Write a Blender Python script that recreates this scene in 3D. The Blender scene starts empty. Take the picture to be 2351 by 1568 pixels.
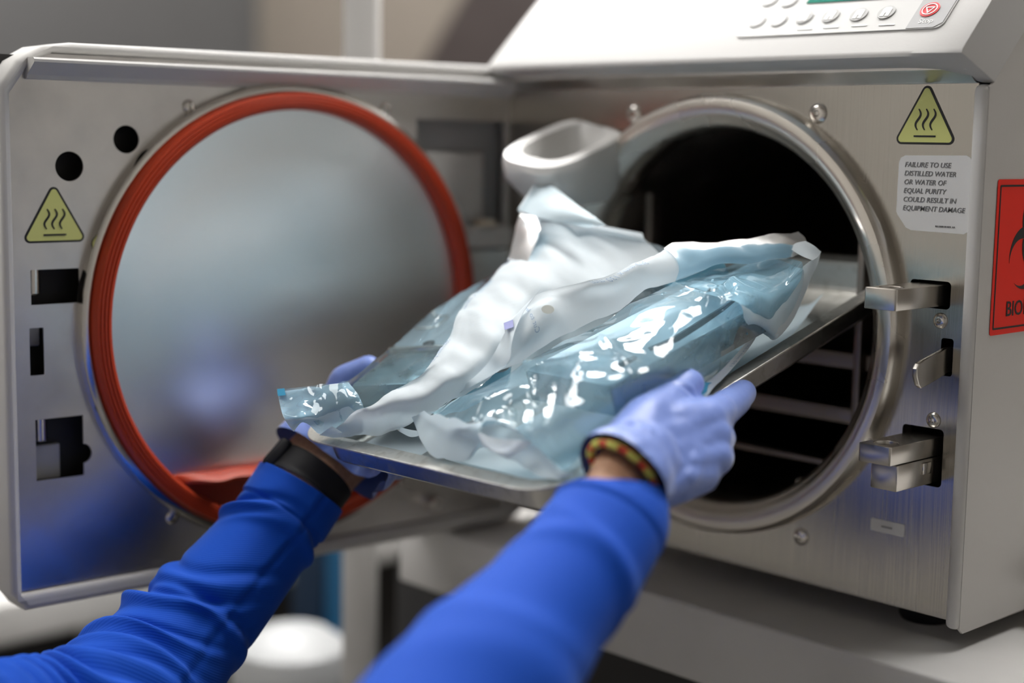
import bpy, bmesh, math, random
import numpy as np
from mathutils import Vector, Matrix

rng = np.random.default_rng(7)
random.seed(7)
SC = bpy.context.scene
COL = SC.collection
LIFT = 1.125            # height of the chamber axis above the floor; everything is modelled around that axis

# ------------------------------------------------------------------ camera
CAM = np.array([0.71802622, -0.8817767, 0.12552677])
RT = np.array([0.6841881, 0.72911864, 0.01651233])
UP = np.array([-0.1058222, 0.07684865, 0.99141109])
FW = np.array([-0.72158735, 0.68005904, -0.12973587])
FPX = 3541.804
cd = bpy.data.cameras.new('camera')
cd.lens = FPX / 2351 * 36
cd.sensor_width = 36
cd.clip_start = 0.02
cd.dof.use_dof = True
cd.dof.focus_distance = 0.99
cd.dof.aperture_fstop = 2.05
cam = bpy.data.objects.new('camera', cd)
COL.objects.link(cam)
cam.matrix_world = Matrix(((RT[0], UP[0], -FW[0], CAM[0]), (RT[1], UP[1], -FW[1], CAM[1]),
                           (RT[2], UP[2], -FW[2], CAM[2] + LIFT), (0, 0, 0, 1)))
SC.camera = cam

# ------------------------------------------------------------------ world, exposure, light
w = bpy.data.worlds.new('world')
SC.world = w
w.use_nodes = True
w.node_tree.nodes['Background'].inputs[0].default_value = (0.75, 0.85, 1.0, 1)
w.node_tree.nodes['Background'].inputs[1].default_value = 0.5
SC.view_settings.view_transform = 'Standard'
SC.view_settings.look = 'None'
SC.view_settings.exposure = 0.05
SC.view_settings.gamma = 1.0
SC.view_settings.use_curve_mapping = False
LIGHT_PANELS = [(-1.65, 0.55, 1.15, 0.55, 31.0), (-0.75, -0.85, 1.15, 0.55, 8.5), (-1.75, -1.65, 1.15, 0.55, 8.5), (0.08, 0.55, 1.15, 0.55, 20.0)]
SC.cycles.transparent_max_bounces = 24
CEIL = 1.55

# ------------------------------------------------------------------ materials
def mat(name, col, rough=0.5, metal=0.0, spec=0.5, **kw):
    m = bpy.data.materials.new(name)
    m.use_nodes = True
    nt = m.node_tree
    b = nt.nodes['Principled BSDF']
    b.inputs['Base Color'].default_value = (*col, 1)
    b.inputs['Roughness'].default_value = rough
    b.inputs['Metallic'].default_value = metal
    b.inputs['Specular IOR Level'].default_value = spec
    for k, v in kw.items():
        if k in b.inputs:
            b.inputs[k].default_value = v
    return m

def nodes(m):
    return m.node_tree, m.node_tree.nodes, m.node_tree.links, m.node_tree.nodes['Principled BSDF']

def add_noise(m, scale=(1, 1, 1), freq=20, detail=4, colmix=None, rough=None, bump=None, dist=0.001, ramp=(0.35, 0.65)):
    nt, N, L, b = nodes(m)
    tc = N.new('ShaderNodeTexCoord')
    mp = N.new('ShaderNodeMapping')
    mp.inputs['Scale'].default_value = scale
    L.new(tc.outputs['Object'], mp.inputs[0])
    nz = N.new('ShaderNodeTexNoise')
    nz.inputs['Scale'].default_value = freq
    nz.inputs['Detail'].default_value = detail
    L.new(mp.outputs[0], nz.inputs['Vector'])
    mr = N.new('ShaderNodeMapRange')
    mr.inputs[1].default_value, mr.inputs[2].default_value = ramp
    L.new(nz.outputs['Fac'], mr.inputs[0])
    if colmix:
        mx = N.new('ShaderNodeMix')
        mx.data_type = 'RGBA'
        mx.inputs[6].default_value = b.inputs['Base Color'].default_value
        mx.inputs[7].default_value = (*colmix, 1)
        if b.inputs['Base Color'].is_linked:
            L.new(b.inputs['Base Color'].links[0].from_socket, mx.inputs[6])
        L.new(mr.outputs[0], mx.inputs[0])
        L.new(mx.outputs[2], b.inputs['Base Color'])
    if rough:
        r2 = N.new('ShaderNodeMapRange')
        r2.inputs[3].default_value, r2.inputs[4].default_value = rough
        L.new(mr.outputs[0], r2.inputs[0])
        L.new(r2.outputs[0], b.inputs['Roughness'])
    if bump:
        bp = N.new('ShaderNodeBump')
        bp.inputs['Strength'].default_value = bump
        bp.inputs['Distance'].default_value = dist
        L.new(mr.outputs[0], bp.inputs['Height'])
        if b.inputs['Normal'].is_linked:
            L.new(b.inputs['Normal'].links[0].from_socket, bp.inputs['Normal'])
        L.new(bp.outputs[0], b.inputs['Normal'])
    return m

M = {}
M['brushed'] = add_noise(mat('brushed_steel', (0.51, 0.485, 0.445), 0.22, 1.0), (60, 60, 0.6), 14, 3, rough=(0.16, 0.30), bump=0.05, dist=0.0006, ramp=(0.2, 0.8))
M['satin'] = add_noise(mat('satin_steel', (0.72, 0.70, 0.68), 0.36, 1.0), (1, 1, 1), 26, 5, colmix=(0.62, 0.60, 0.58), rough=(0.30, 0.42), ramp=(0.4, 0.75))
M['mirror'] = add_noise(mat('polished_dish_steel', (0.95, 0.95, 0.94), 0.33, 1.0), (1, 1, 1), 5, 2, rough=(0.30, 0.35))
M['ring'] = add_noise(mat('turned_steel', (0.76, 0.72, 0.66), 0.26, 1.0), (1, 1, 1), 14, 2, rough=(0.22, 0.32))
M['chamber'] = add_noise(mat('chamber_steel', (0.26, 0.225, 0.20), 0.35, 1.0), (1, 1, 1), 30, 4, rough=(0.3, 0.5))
M['chrome'] = mat('bright_metal', (0.72, 0.69, 0.65), 0.16, 1.0)
M['latchmetal'] = mat('latch_metal', (0.58, 0.55, 0.51), 0.27, 1.0)
M['tray'] = add_noise(mat('tray_steel', (0.70, 0.69, 0.66), 0.36, 1.0), (1, 1, 1), 120, 6, colmix=(0.52, 0.51, 0.46), rough=(0.30, 0.46), ramp=(0.5, 0.75))
M['trayrim'] = add_noise(mat('tray_rim_steel', (0.60, 0.59, 0.55), 0.5, 0.75), (1, 1, 1), 160, 6, colmix=(0.46, 0.45, 0.41), rough=(0.42, 0.58), ramp=(0.5, 0.72))
M['cassette'] = add_noise(mat('cassette_steel', (0.44, 0.52, 0.56), 0.3, 0.85), (1, 1, 1), 60, 4, rough=(0.2, 0.4))
M['cassettedark'] = add_noise(mat('teal_steel', (0.22, 0.32, 0.36), 0.3, 0.8), (1, 1, 1), 60, 4, rough=(0.2, 0.4))
M['cassettepale'] = add_noise(mat('pale_cassette_steel', (0.46, 0.55, 0.60), 0.5, 0.3), (1, 1, 1), 60, 4, rough=(0.3, 0.45))
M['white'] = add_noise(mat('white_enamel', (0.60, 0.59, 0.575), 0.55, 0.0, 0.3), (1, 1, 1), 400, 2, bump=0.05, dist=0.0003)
M['dimmedwhite'] = add_noise(mat('dimmed_white_enamel', (0.46, 0.453, 0.443), 0.5, 0.0, 0.35), (1, 1, 1), 400, 2, bump=0.05, dist=0.0003)  # same white enamel, colour lowered against the strong light on the cover
M['shadedwhite'] = add_noise(mat('shaded_white_enamel', (0.50, 0.485, 0.465), 0.4, 0.0, 0.35), (1, 1, 1), 400, 2, bump=0.05, dist=0.0003)  # same white enamel, the side's shade put into a darker colour
M['whitegloss'] = mat('white_plastic', (0.66, 0.655, 0.64), 0.3)
M['creamplastic'] = mat('cream_plastic', (0.62, 0.55, 0.44), 0.4)
M['gasket'] = mat('orange_silicone', (0.50, 0.045, 0.009), 0.42)
M['dark'] = mat('recess_shade', (0.012, 0.011, 0.011), 0.6)  # near-black colour stands in for shade in holes and hollows
M['black'] = mat('black_rubber', (0.010, 0.010, 0.012), 0.55, 0.0, 0.25)
M['panelgrey'] = mat('grey_membrane', (0.52, 0.52, 0.51), 0.4)
M['panelgrey2'] = mat('dark_grey_membrane', (0.36, 0.36, 0.365), 0.4)
M['btn'] = mat('button_grey', (0.40, 0.40, 0.395), 0.4)
M['btn2'] = mat('button_pale_grey', (0.44, 0.44, 0.435), 0.4)
M['faded'] = mat('faded_grey_ink', (0.52, 0.52, 0.515), 0.5)
M['icon'] = mat('icon_white', (0.80, 0.80, 0.79), 0.4)
M['lcd'] = mat('green_display', (0.02, 0.23, 0.17), 0.15)
M['stop'] = mat('stop_red', (0.72, 0.05, 0.06), 0.35)
M['yellow'] = mat('warning_yellow', (0.70, 0.72, 0.25), 0.4)
M['ink'] = mat('black_ink', (0.012, 0.013, 0.014), 0.5)
M['greyink'] = mat('grey_ink', (0.16, 0.16, 0.165), 0.5)
M['sticker'] = mat('white_sticker', (0.72, 0.72, 0.72), 0.45)
M['red'] = mat('biohazard_red', (0.80, 0.022, 0.012), 0.35)
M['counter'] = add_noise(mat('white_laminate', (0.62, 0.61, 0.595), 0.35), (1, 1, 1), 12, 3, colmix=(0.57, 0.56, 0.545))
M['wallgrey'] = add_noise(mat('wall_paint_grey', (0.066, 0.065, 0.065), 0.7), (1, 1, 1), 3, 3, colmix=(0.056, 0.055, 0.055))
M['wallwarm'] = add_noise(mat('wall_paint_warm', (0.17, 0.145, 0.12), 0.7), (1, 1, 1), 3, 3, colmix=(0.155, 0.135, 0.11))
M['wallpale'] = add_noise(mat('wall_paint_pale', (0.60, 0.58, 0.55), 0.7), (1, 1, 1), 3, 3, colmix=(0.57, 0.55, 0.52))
M['ceiling'] = mat('ceiling_white', (0.72, 0.70, 0.67), 0.8)
M['floor'] = add_noise(mat('vinyl_floor', (0.16, 0.15, 0.14), 0.5), (1, 1, 1), 8, 4, colmix=(0.20, 0.19, 0.17))
M['brown'] = add_noise(mat('dark_brown_board', (0.035, 0.026, 0.024), 0.6), (1, 1, 6), 8, 4, colmix=(0.028, 0.020, 0.018))
M['blueblack'] = mat('dark_blue_vinyl', (0.004, 0.02, 0.05), 0.4)
M['bluepart'] = mat('highlight_blue', (0.01, 0.10, 0.22), 0.4)
m = M['lamp'] = bpy.data.materials.new('light_diffuser')
m.use_nodes = True

# ------------------------------------------------------------------ mesh helpers
def origin(parent):
    p = Vector((0, 0, 0))
    while parent is not None:
        p += parent.location
        parent = parent.parent
    return p

def link(name, me, material, parent=None, smooth=30):
    mats = material if isinstance(material, (list, tuple)) else [material]
    for mm in mats:
        me.materials.append(mm)
    if smooth is not None and len(me.polygons):
        me.shade_smooth()
        me.set_sharp_from_angle(angle=math.radians(smooth))
    o = bpy.data.objects.new(name, me)
    COL.objects.link(o)
    if parent is not None:
        off = origin(parent)
        me.transform(Matrix.Translation(-off))
        o.parent = parent
    return o

def obj(name, verts, faces, material, parent=None, smooth=30):
    me = bpy.data.meshes.new(name)
    me.from_pydata([tuple(map(float, v)) for v in verts], [], [tuple(map(int, f)) for f in faces])
    me.update()
    return link(name, me, material, parent, smooth)

def bmobj(name, bm, material, parent=None, smooth=30):
    me = bpy.data.meshes.new(name)
    bm.normal_update()
    bm.to_mesh(me)
    bm.free()
    return link(name, me, material, parent, smooth)

def tag(o, label=None, cat=None, group=None, kind=None):
    if label: o['label'] = label
    if cat: o['category'] = cat
    if group: o['group'] = group
    if kind: o['kind'] = kind
    return o

def thing(name, loc, label, cat, group=None):
    o = bpy.data.objects.new(name, None)
    o.empty_display_size = 0.02
    COL.objects.link(o)
    o.location = loc
    return tag(o, label, cat, group)

def frame(o, e1, e2, e3):
    return Matrix(((e1[0], e2[0], e3[0], o[0]), (e1[1], e2[1], e3[1], o[1]), (e1[2], e2[2], e3[2], o[2]), (0, 0, 0, 1)))

def box_bm(lo, hi, bevel=0.0, seg=2, mtx=None):
    bm = bmesh.new()
    bmesh.ops.create_cube(bm, size=1)
    for v in bm.verts:
        v.co = Vector([lo[i] + (v.co[i] + 0.5) * (hi[i] - lo[i]) for i in range(3)])
    if bevel:
        bmesh.ops.bevel(bm, geom=bm.edges[:], offset=bevel, segments=seg, affect='EDGES', profile=0.5)
    if mtx is not None:
        bm.transform(mtx)
    return bm

def box(name, lo, hi, material, parent=None, bevel=0.0, seg=2, mtx=None):
    return bmobj(name, box_bm(lo, hi, bevel, seg, mtx), material, parent)

def plate(name, loops, thick, material, parent, mtx, bevel=0.0, bres=2, smooth=30):
    """flat plate from 2-D loops (first outline, then holes); front face at z=0 of the frame, thickness goes behind"""
    cu = bpy.data.curves.new(name, 'CURVE')
    cu.dimensions = '2D'
    cu.fill_mode = 'BOTH'
    cu.extrude = max(thick / 2 - bevel, 0.00001)
    cu.bevel_depth = bevel
    cu.bevel_resolution = bres
    cu.offset = -bevel
    for lp in loops:
        sp = cu.splines.new('POLY')
        sp.points.add(len(lp) - 1)
        for i, p in enumerate(lp):
            sp.points[i].co = (p[0], p[1], 0, 1)
        sp.use_cyclic_u = True
    o = bpy.data.objects.new('tmp_plate', cu)
    COL.objects.link(o)
    dg = bpy.context.evaluated_depsgraph_get()
    me = bpy.data.meshes.new_from_object(o.evaluated_get(dg))
    bpy.data.objects.remove(o)
    bpy.data.curves.remove(cu)
    me.name = name
    me.transform(mtx @ Matrix.Translation((0, 0, -thick / 2)))
    me.materials.clear()
    return link(name, me, material, parent, smooth)

def rrect(x0, x1, y0, y1, r, n=5):
    pts = []
    for cx, cy, a0 in ((x1 - r, y1 - r, 0), (x0 + r, y1 - r, 90), (x0 + r, y0 + r, 180), (x1 - r, y0 + r, 270)):
        for i in range(n + 1):
            a = math.radians(a0 + 90 * i / n)
            pts.append((cx + r * math.cos(a), cy + r * math.sin(a)))
    return pts

def circ(cx, cy, r, n=48, a0=0, a1=360):
    full = abs(a1 - a0) >= 360
    k = n if full else n + 1
    return [(cx + r * math.cos(math.radians(a0 + (a1 - a0) * i / n)), cy + r * math.sin(math.radians(a0 + (a1 - a0) * i / n))) for i in range(k)]

def lathe(name, prof, material, parent, mtx, n=96, closed=False, a0=0, a1=360, smooth=35, wob=None):
    full = abs(a1 - a0) >= 360
    k = n if full else n + 1
    V, Fc = [], []
    for i in range(k):
        a = math.radians(a0 + (a1 - a0) * i / n)
        for r, h in prof:
            V.append((r * math.cos(a), r * math.sin(a), h))
    m_ = len(prof)
    for i in range(n):
        j = (i + 1) % k
        for q in range(m_ if closed else m_ - 1):
            q2 = (q + 1) % m_
            Fc.append((i * m_ + q, j * m_ + q, j * m_ + q2, i * m_ + q2))
    V = [mtx @ Vector(v) for v in V]
    return obj(name, V, Fc, material, parent, smooth)

def text(name, body, size, material, parent, mtx, align='LEFT', shear=0.0, depth=0.0002, space=1.0, bold=0.0):
    cu = bpy.data.curves.new(name, 'FONT')
    cu.body = body
    cu.size = size
    cu.shear = shear
    cu.align_x = align
    cu.extrude = depth / 2
    cu.space_character = space
    cu.offset = bold
    cu.resolution_u = 3
    o = bpy.data.objects.new('tmp_text', cu)
    COL.objects.link(o)
    dg = bpy.context.evaluated_depsgraph_get()
    me = bpy.data.meshes.new_from_object(o.evaluated_get(dg))
    bpy.data.objects.remove(o)
    me.transform(mtx)
    me.materials.clear()
    me.name = name
    return link(name, me, material, parent, None)

def ribbon(name, pts, width, material, parent, mtx, h=0.0003):
    """a constant-width stroke in a plane"""
    P = np.array(pts, float)
    T_ = np.gradient(P, axis=0)
    T_ /= np.linalg.norm(T_, axis=1)[:, None] + 1e-9
    Nn = np.c_[-T_[:, 1], T_[:, 0]]
    wv = np.broadcast_to(np.asarray(width, float), (len(P),))[:, None] / 2
    A, B = P + Nn * wv, P - Nn * wv
    V = [mtx @ Vector((*a, h)) for a in A] + [mtx @ Vector((*b, h)) for b in B] + \
        [mtx @ Vector((*a, 0)) for a in A] + [mtx @ Vector((*b, 0)) for b in B]
    k = len(P)
    Fc = []
    for i in range(k - 1):
        Fc.append((i, k + i, k + i + 1, i + 1))
        Fc.append((2 * k + i, i, i + 1, 2 * k + i + 1))
        Fc.append((k + i, 3 * k + i, 3 * k + i + 1, k + i + 1))
    return obj(name, V, Fc, material, parent, None)

def bolt(name, parent, mtx, r=0.007, h=0.004, slot=True):
    """domed cross-head screw as one mesh: dome, rim and recessed cross"""
    V, Fc = [], []
    prof = [(r, 0), (r, h * 0.25), (r * 0.86, h * 0.65), (r * 0.55, h * 0.95), (r * 0.34, h)]
    n = 20
    for i in range(n):
        a = 2 * math.pi * i / n
        inner = r * 0.34 * (0.45 if (i % 5) in (0, 1, 4) and slot else 1.0)
        for q, (rr, hh) in enumerate(prof):
            V.append((rr * math.cos(a), rr * math.sin(a), hh))
        V.append((inner * math.cos(a), inner * math.sin(a), h * (0.45 if slot else 1)))
    m_ = len(prof) + 1
    for i in range(n):
        j = (i + 1) % n
        for q in range(m_ - 1):
            Fc.append((i * m_ + q, j * m_ + q, j * m_ + q + 1, i * m_ + q + 1))
    Fc.append([i * m_ + m_ - 1 for i in range(n)])
    V = [mtx @ Vector(v) for v in V]
    return obj(name, V, Fc, M['chrome'], parent, 40)

def hit(px, py, P, nrm):
    """where the sight line of a photograph point meets a plane of the scene"""
    d = FW + RT * (px - 1175.5) / FPX - UP * (py - 784) / FPX
    t = ((np.asarray(P, float) - CAM) @ nrm) / (d @ nrm)
    return CAM + d * t

def along(px, py, dist):
    return CAM + (FW + RT * (px - 1175.5) / FPX - UP * (py - 784) / FPX) * dist

# ------------------------------------------------------------------ the room
RX0, RX1, RY0, RY1, RZ0 = -2.45, 2.0, -2.6, 1.25, -LIFT
def quadbox(name, lo, hi, m):
    return tag(box(name, lo, hi, m), kind='structure')
quadbox('floor', (RX0, RY0, RZ0 - 0.1), (RX1, RY1, RZ0), M['floor'])
quadbox('ceiling', (RX0, RY0, CEIL), (RX1, RY1, CEIL + 0.1), M['ceiling'])
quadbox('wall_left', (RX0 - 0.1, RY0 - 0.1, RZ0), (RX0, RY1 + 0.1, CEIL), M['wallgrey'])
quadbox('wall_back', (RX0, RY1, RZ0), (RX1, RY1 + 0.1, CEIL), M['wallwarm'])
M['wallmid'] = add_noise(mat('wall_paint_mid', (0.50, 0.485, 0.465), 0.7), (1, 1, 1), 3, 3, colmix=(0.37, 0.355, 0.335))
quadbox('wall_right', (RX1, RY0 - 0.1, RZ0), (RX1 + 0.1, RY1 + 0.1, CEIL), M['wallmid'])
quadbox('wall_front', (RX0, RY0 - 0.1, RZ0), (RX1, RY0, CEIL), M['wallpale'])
for i, (x, y, sx, sy, st) in enumerate(LIGHT_PANELS):
    t = thing('ceiling_light', (x, y, CEIL), ['rectangular ceiling light panel over the far corner', 'rectangular ceiling light panel nearest the camera', 'rectangular ceiling light panel along the grey wall', 'rectangular ceiling light panel above the sterilizer'][i], 'light', 'ceiling light panels')
    plate('frame', [rrect(x - sx / 2 - 0.03, x + sx / 2 + 0.03, y - sy / 2 - 0.03, y + sy / 2 + 0.03, 0.01), rrect(x - sx / 2, x + sx / 2, y - sy / 2, y + sy / 2, 0.005)], 0.03, M['ceiling'], t,
          Matrix.Translation((0, 0, CEIL)))
    lm = bpy.data.materials.new('light_diffuser')
    lm.use_nodes = True
    b = lm.node_tree.nodes['Principled BSDF']
    b.inputs['Base Color'].default_value = (0.8, 0.8, 0.8, 1)
    b.inputs['Emission Color'].default_value = (1.0, 0.985, 0.965, 1)
    b.inputs['Emission Strength'].default_value = st
    box('diffuser', (x - sx / 2, y - sy / 2, CEIL - 0.012), (x + sx / 2, y + sy / 2, CEIL - 0.004), lm, t)

# upright white post behind the door hinge, floor to ceiling
pc = along(832, 100, 1.36)
t = tag(box('upright_post', (pc[0] - 0.0145, pc[1] - 0.0145, RZ0), (pc[0] + 0.0145, pc[1] + 0.0145, CEIL), M['white'], None, 0.002, 2,
        Matrix.Translation((pc[0], pc[1], 0)) @ Matrix.Rotation(math.radians(43), 4, 'Z') @ Matrix.Translation((-pc[0], -pc[1], 0))),
        'slim white upright post standing behind the hinge side of the open door', 'post')
# dark brown board leaning on the warm wall
b0, b1 = hit(985, 170, (0, 1.2, 0), np.array([0, 1., 0])), hit(1085, 0, (0, 1.2, 0), np.array([0, 1., 0]))
dx = (b1[0] - b0[0]) / (b1[2] - b0[2])
def bx(z): return b0[0] + dx * (z - b0[2])
V = []
for y in (1.17, 1.21):
    for z, ex in ((RZ0 + 0.0, 0), (0.62, 0)):
        V += [(bx(z), y, z), (bx(z) + 1.0, y, z)]
tag(obj('partition_board', V, [(0, 1, 3, 2), (5, 4, 6, 7), (0, 4, 5, 1), (2, 3, 7, 6), (0, 2, 6, 4), (1, 5, 7, 3)], M['brown'], None, 20),
    'dark brown slanted board against the warm wall behind the sterilizer', 'board')

# ------------------------------------------------------------------ worktop under the sterilizer
CT = -0.2
tag(box('worktop', (-0.295, -0.058, CT - 0.056), (1.6, 0.66, CT), M['counter'], None, 0.003, 3),
    'thick white laminate worktop carrying the sterilizer', 'worktop')
t = thing('void_block', (0.6, 0.3, RZ0), 'black base cabinet standing in for the dark void under the white worktop', 'block')  # added black mass, its colour painting the dark knee space
box('body', (-0.42, 0.05, RZ0), (1.58, 0.64, CT - 0.0565), M['dark'], t, 0.003)
for k in range(3):
    x0 = -0.41 + k * 0.662
    box('door', (x0, 0.032, RZ0 + 0.1), (x0 + 0.650, 0.05, CT - 0.07), M['dark'], t, 0.003)

# ------------------------------------------------------------------ low furniture seen blurred under the open door
a = along(-40, 1392, 1.85)
t = thing('low_bench', (a[0] - 0.3, a[1] + 0.5, RZ0), 'low white bench with a dark open space under its top, below the open door', 'bench')
box('bench_top', (a[0] - 0.62, a[1] - 0.9, a[2] - 0.055), (a[0], a[1] + 1.1, a[2]), M['counter'], t, 0.006, 3)
box('bench_shade_fill', (a[0] - 0.60, a[1] - 0.88, RZ0), (a[0] - 0.10, a[1] + 1.08, a[2] - 0.056), M['dark'], t, 0.003)  # dark fill paints the shade of the open space below the top
for yy in (-0.86, 0.15, 1.0):
    box('leg', (a[0] - 0.05, a[1] + yy, RZ0), (a[0] - 0.01, a[1] + yy + 0.04, a[2] - 0.056), M['white'], t, 0.003)
b = along(672, 1440, 1.62)
rb_ = 0.062
hb = b[2] - RZ0
lathe_p = [(0.0001, 0.0), (rb_ * 0.82, 0.0), (rb_ * 0.86, 0.01), (rb_, hb - 0.09), (rb_ * 1.04, hb - 0.085), (rb_ * 1.04, hb - 0.06)]
t = thing('waste_bin', (b[0], b[1], RZ0), 'round white waste bin with a domed lid on the floor below the door', 'bin')
M['binwhite'] = mat('bin_plastic', (0.42, 0.43, 0.435), 0.45)
lathe('body', lathe_p, M['binwhite'], t, Matrix.Translation((b[0], b[1], RZ0)), 40)
lathe('lid', [(rb_ * 1.05, hb - 0.06), (rb_ * 1.06, hb - 0.045), (rb_ * 0.95, hb - 0.02), (rb_ * 0.6, hb - 0.004), (0.0001, hb)], M['binwhite'], t, Matrix.Translation((b[0], b[1], RZ0)), 40)
b = along(735, 1300, 1.9)
t = thing('storage_bin', (b[0], b[1], RZ0), 'narrow dark blue floor-standing bin just left of the white post', 'bin')
mb = Matrix.Translation((b[0], b[1], 0)) @ Matrix.Rotation(math.radians(43), 4, 'Z')
box('body', (-0.030, -0.03, RZ0), (0.012, 0.09, -0.10), M['blueblack'], t, 0.004, 2, mb)
box('side_highlight', (0.012, -0.028, RZ0 + 0.05), (0.032, 0.08, -0.14), M['bluepart'], t, 0.004, 2, mb)  # lighter blue strip paints the highlight along the right side
# ------------------------------------------------------------------ the steam sterilizer
FF = frame((0, 0, 0), (1, 0, 0), (0, 0, 1), (0, -1, 0))            # front panel: x right, y up, z towards the viewer
def ffz(x, z, h=0.0): return FF @ Matrix.Translation((x, z, h))
ST = thing('steam_sterilizer', (0, 0.25, CT), 'white and steel tabletop steam sterilizer with its round chamber open, on the white worktop', 'sterilizer')
XR, ZT, ZB = 0.2065, 0.1655, -0.182
slot1 = rrect(0.1625, 0.1925, 0.0215, 0.0395, 0.003)
slot2 = rrect(0.1875, 0.1965, -0.0215, 0.003, 0.002)
slot3 = rrect(0.1620, 0.1930, -0.0955, -0.0570, 0.003)
plate('front_panel', [[(-0.2255, ZB), (0.2045, ZB), (0.2045, ZT), (-0.2255, ZT)], circ(0, 0, 0.145, 96), slot1, slot2, slot3], 0.0015, M['brushed'], ST, FF)
# bottom return of the sheet and a dark sheet painting the shade behind the slots
box('base_pan', (-0.2255, 0.002, ZB), (0.2045, 0.50, ZB + 0.002), M['brushed'], ST)
box('slot_shade', (0.150, 0.030, -0.13), (0.2035, 0.034, 0.08), M['dark'], ST)
# flange of the chamber mouth, then the drum
lathe('chamber_ring', [(0.1605, 0.0), (0.1604, 0.005), (0.1595, 0.0092), (0.1570, 0.0122), (0.1530, 0.0132), (0.1485, 0.0126), (0.1445, 0.0102), (0.1425, 0.0075),
                       (0.1412, 0.0066), (0.1385, 0.0046), (0.1368, 0.0012), (0.1366, -0.011), (0.1385, -0.0125), (0.1395, -0.03)], M['ring'], ST, FF, 128)
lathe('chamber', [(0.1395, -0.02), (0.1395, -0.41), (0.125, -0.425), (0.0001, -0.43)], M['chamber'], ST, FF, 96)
# chamber fittings: rack uprights and shelf rails
for sx in (-1, 1):
    for z in (-0.075, -0.035, 0.005):
        hw = math.sqrt(0.134 ** 2 - z ** 2) - 0.004
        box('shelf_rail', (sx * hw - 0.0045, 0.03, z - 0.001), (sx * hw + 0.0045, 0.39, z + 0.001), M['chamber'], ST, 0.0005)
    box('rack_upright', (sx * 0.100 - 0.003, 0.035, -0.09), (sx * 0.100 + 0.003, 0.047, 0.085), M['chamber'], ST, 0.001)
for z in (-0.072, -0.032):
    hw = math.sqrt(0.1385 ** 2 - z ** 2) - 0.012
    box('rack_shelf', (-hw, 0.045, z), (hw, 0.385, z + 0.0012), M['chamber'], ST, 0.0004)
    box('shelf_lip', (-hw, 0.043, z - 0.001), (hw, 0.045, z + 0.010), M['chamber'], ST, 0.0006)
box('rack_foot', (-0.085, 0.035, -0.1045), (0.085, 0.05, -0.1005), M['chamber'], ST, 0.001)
bolt('drain_screw', ST, frame((0.058, 0.035, -0.121), (1, 0, 0), (0, 0.3, 0.954), (0, -0.954, 0.3)), 0.005, 0.004)
# screws on the front panel
for x, z, r in ((-0.0859, 0.1467, 0.0072), (0.0838, 0.1467, 0.0072), (0.1863, 0.0140, 0.0052), (0.1850, -0.0515, 0.0052), (0.0845, -0.1500, 0.0062), (-0.0850, -0.1500, 0.0062)):
    bolt('panel_screw', ST, ffz(x, z), r, 0.0022)
# latch catches
def catch(x0, x1, z0, z1, y):
    o = plate('latch_catch', [rrect(x0, x1, -0.05, -y, 0.0018, 3), circ((x0 + x1) / 2 - 0.001, -y - 0.0125, 0.0078, 28)], z1 - z0, M['latchmetal'], ST,
              frame((0, 0, z1), (1, 0, 0), (0, -1, 0), (0, 0, 1)) if False else frame((0, 0, z1), (1, 0, 0), (0, 1, 0), (0, 0, 1)) @ Matrix.Scale(-1, 4, (0, 1, 0)), 0.0005, 1)
    return o
def catch_plate(x0, x1, z0, z1, y):
    loops = [[(p[0], p[1]) for p in rrect(x0, x1, y, 0.029, 0.0016, 3)], circ((x0 + x1) / 2, y + 0.0125, 0.0078, 28)]
    return plate('latch_catch', loops, z1 - z0, M['latchmetal'], ST, frame((0, 0, z1), (1, 0, 0), (0, 1, 0), (0, 0, 1)), 0.0005, 1)
c1 = catch_plate(0.1640, 0.1876, 0.0236, 0.0372, -0.055)
c2 = catch_plate(0.1650, 0.1890, -0.0745, -0.0625, -0.055)
c3 = box('latch_hook', (0.1690, -0.046, -0.0925), (0.1890, 0.029, -0.0750), M['latchmetal'], ST, 0.0012, 2)
box('latch_pin', (0.1885, -0.018, -0.0850), (0.1905, -0.008, -0.0770), M['chrome'], ST, 0.0008)
lever = [(0.0005 + 0.028, -0.0195), (0.029, -0.0025), (-0.002, -0.0030), (-0.028, -0.0085), (-0.0345, -0.0105), (-0.0370, -0.0135), (-0.0365, -0.0185), (-0.0335, -0.0245), (-0.030, -0.0265), (-0.020, -0.0245), (0.0, -0.0195)]
plate('release_lever', [lever], 0.0035, M['latchmetal'], ST, frame((0.1935, 0, 0), (0, 1, 0), (0, 0, 1), (1, 0, 0)), 0.0006, 1)
# side panel with folded front edge
side = [(-0.004, -0.185), (0.0, -0.1885), (0.50, -0.185), (0.50, 0.262), (0.0965, 0.262), (0.0, 0.1655), (-0.004, 0.163)]
plate('side_panel', [side], 0.0016, M['shadedwhite'], ST, frame((XR + 0.0078, 0, 0), (0, 1, 0), (0, 0, 1), (1, 0, 0)), 0.0, 1)
def edge_strip(name, x0, x1, y0, y1, z0, z1, m, bev): return box(name, (x0, y0, z0), (x1, y1, z1), m, ST, bev, 3)
edge_strip('side_edge', 0.2040, 0.2142, -0.0065, 0.02, -0.186, 0.1645, M['white'], 0.004)
plate('left_side_panel', [side], 0.0016, M['white'], ST, frame((-0.2260, 0, 0), (0, 1, 0), (0, 0, 1), (1, 0, 0)))
box('back_panel', (-0.2255, 0.498, -0.182), (0.2045, 0.5, 0.262), M['white'], ST)
# side knob
lathe('drain_knob', [(0.0001, 0.016), (0.008, 0.016), (0.0095, 0.013), (0.0095, 0.0)], M['black'], ST, frame((XR + 0.0078, 0.0915, -0.163), (0, 1, 0), (0, 0, 1), (1, 0, 0)), 24)
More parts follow.
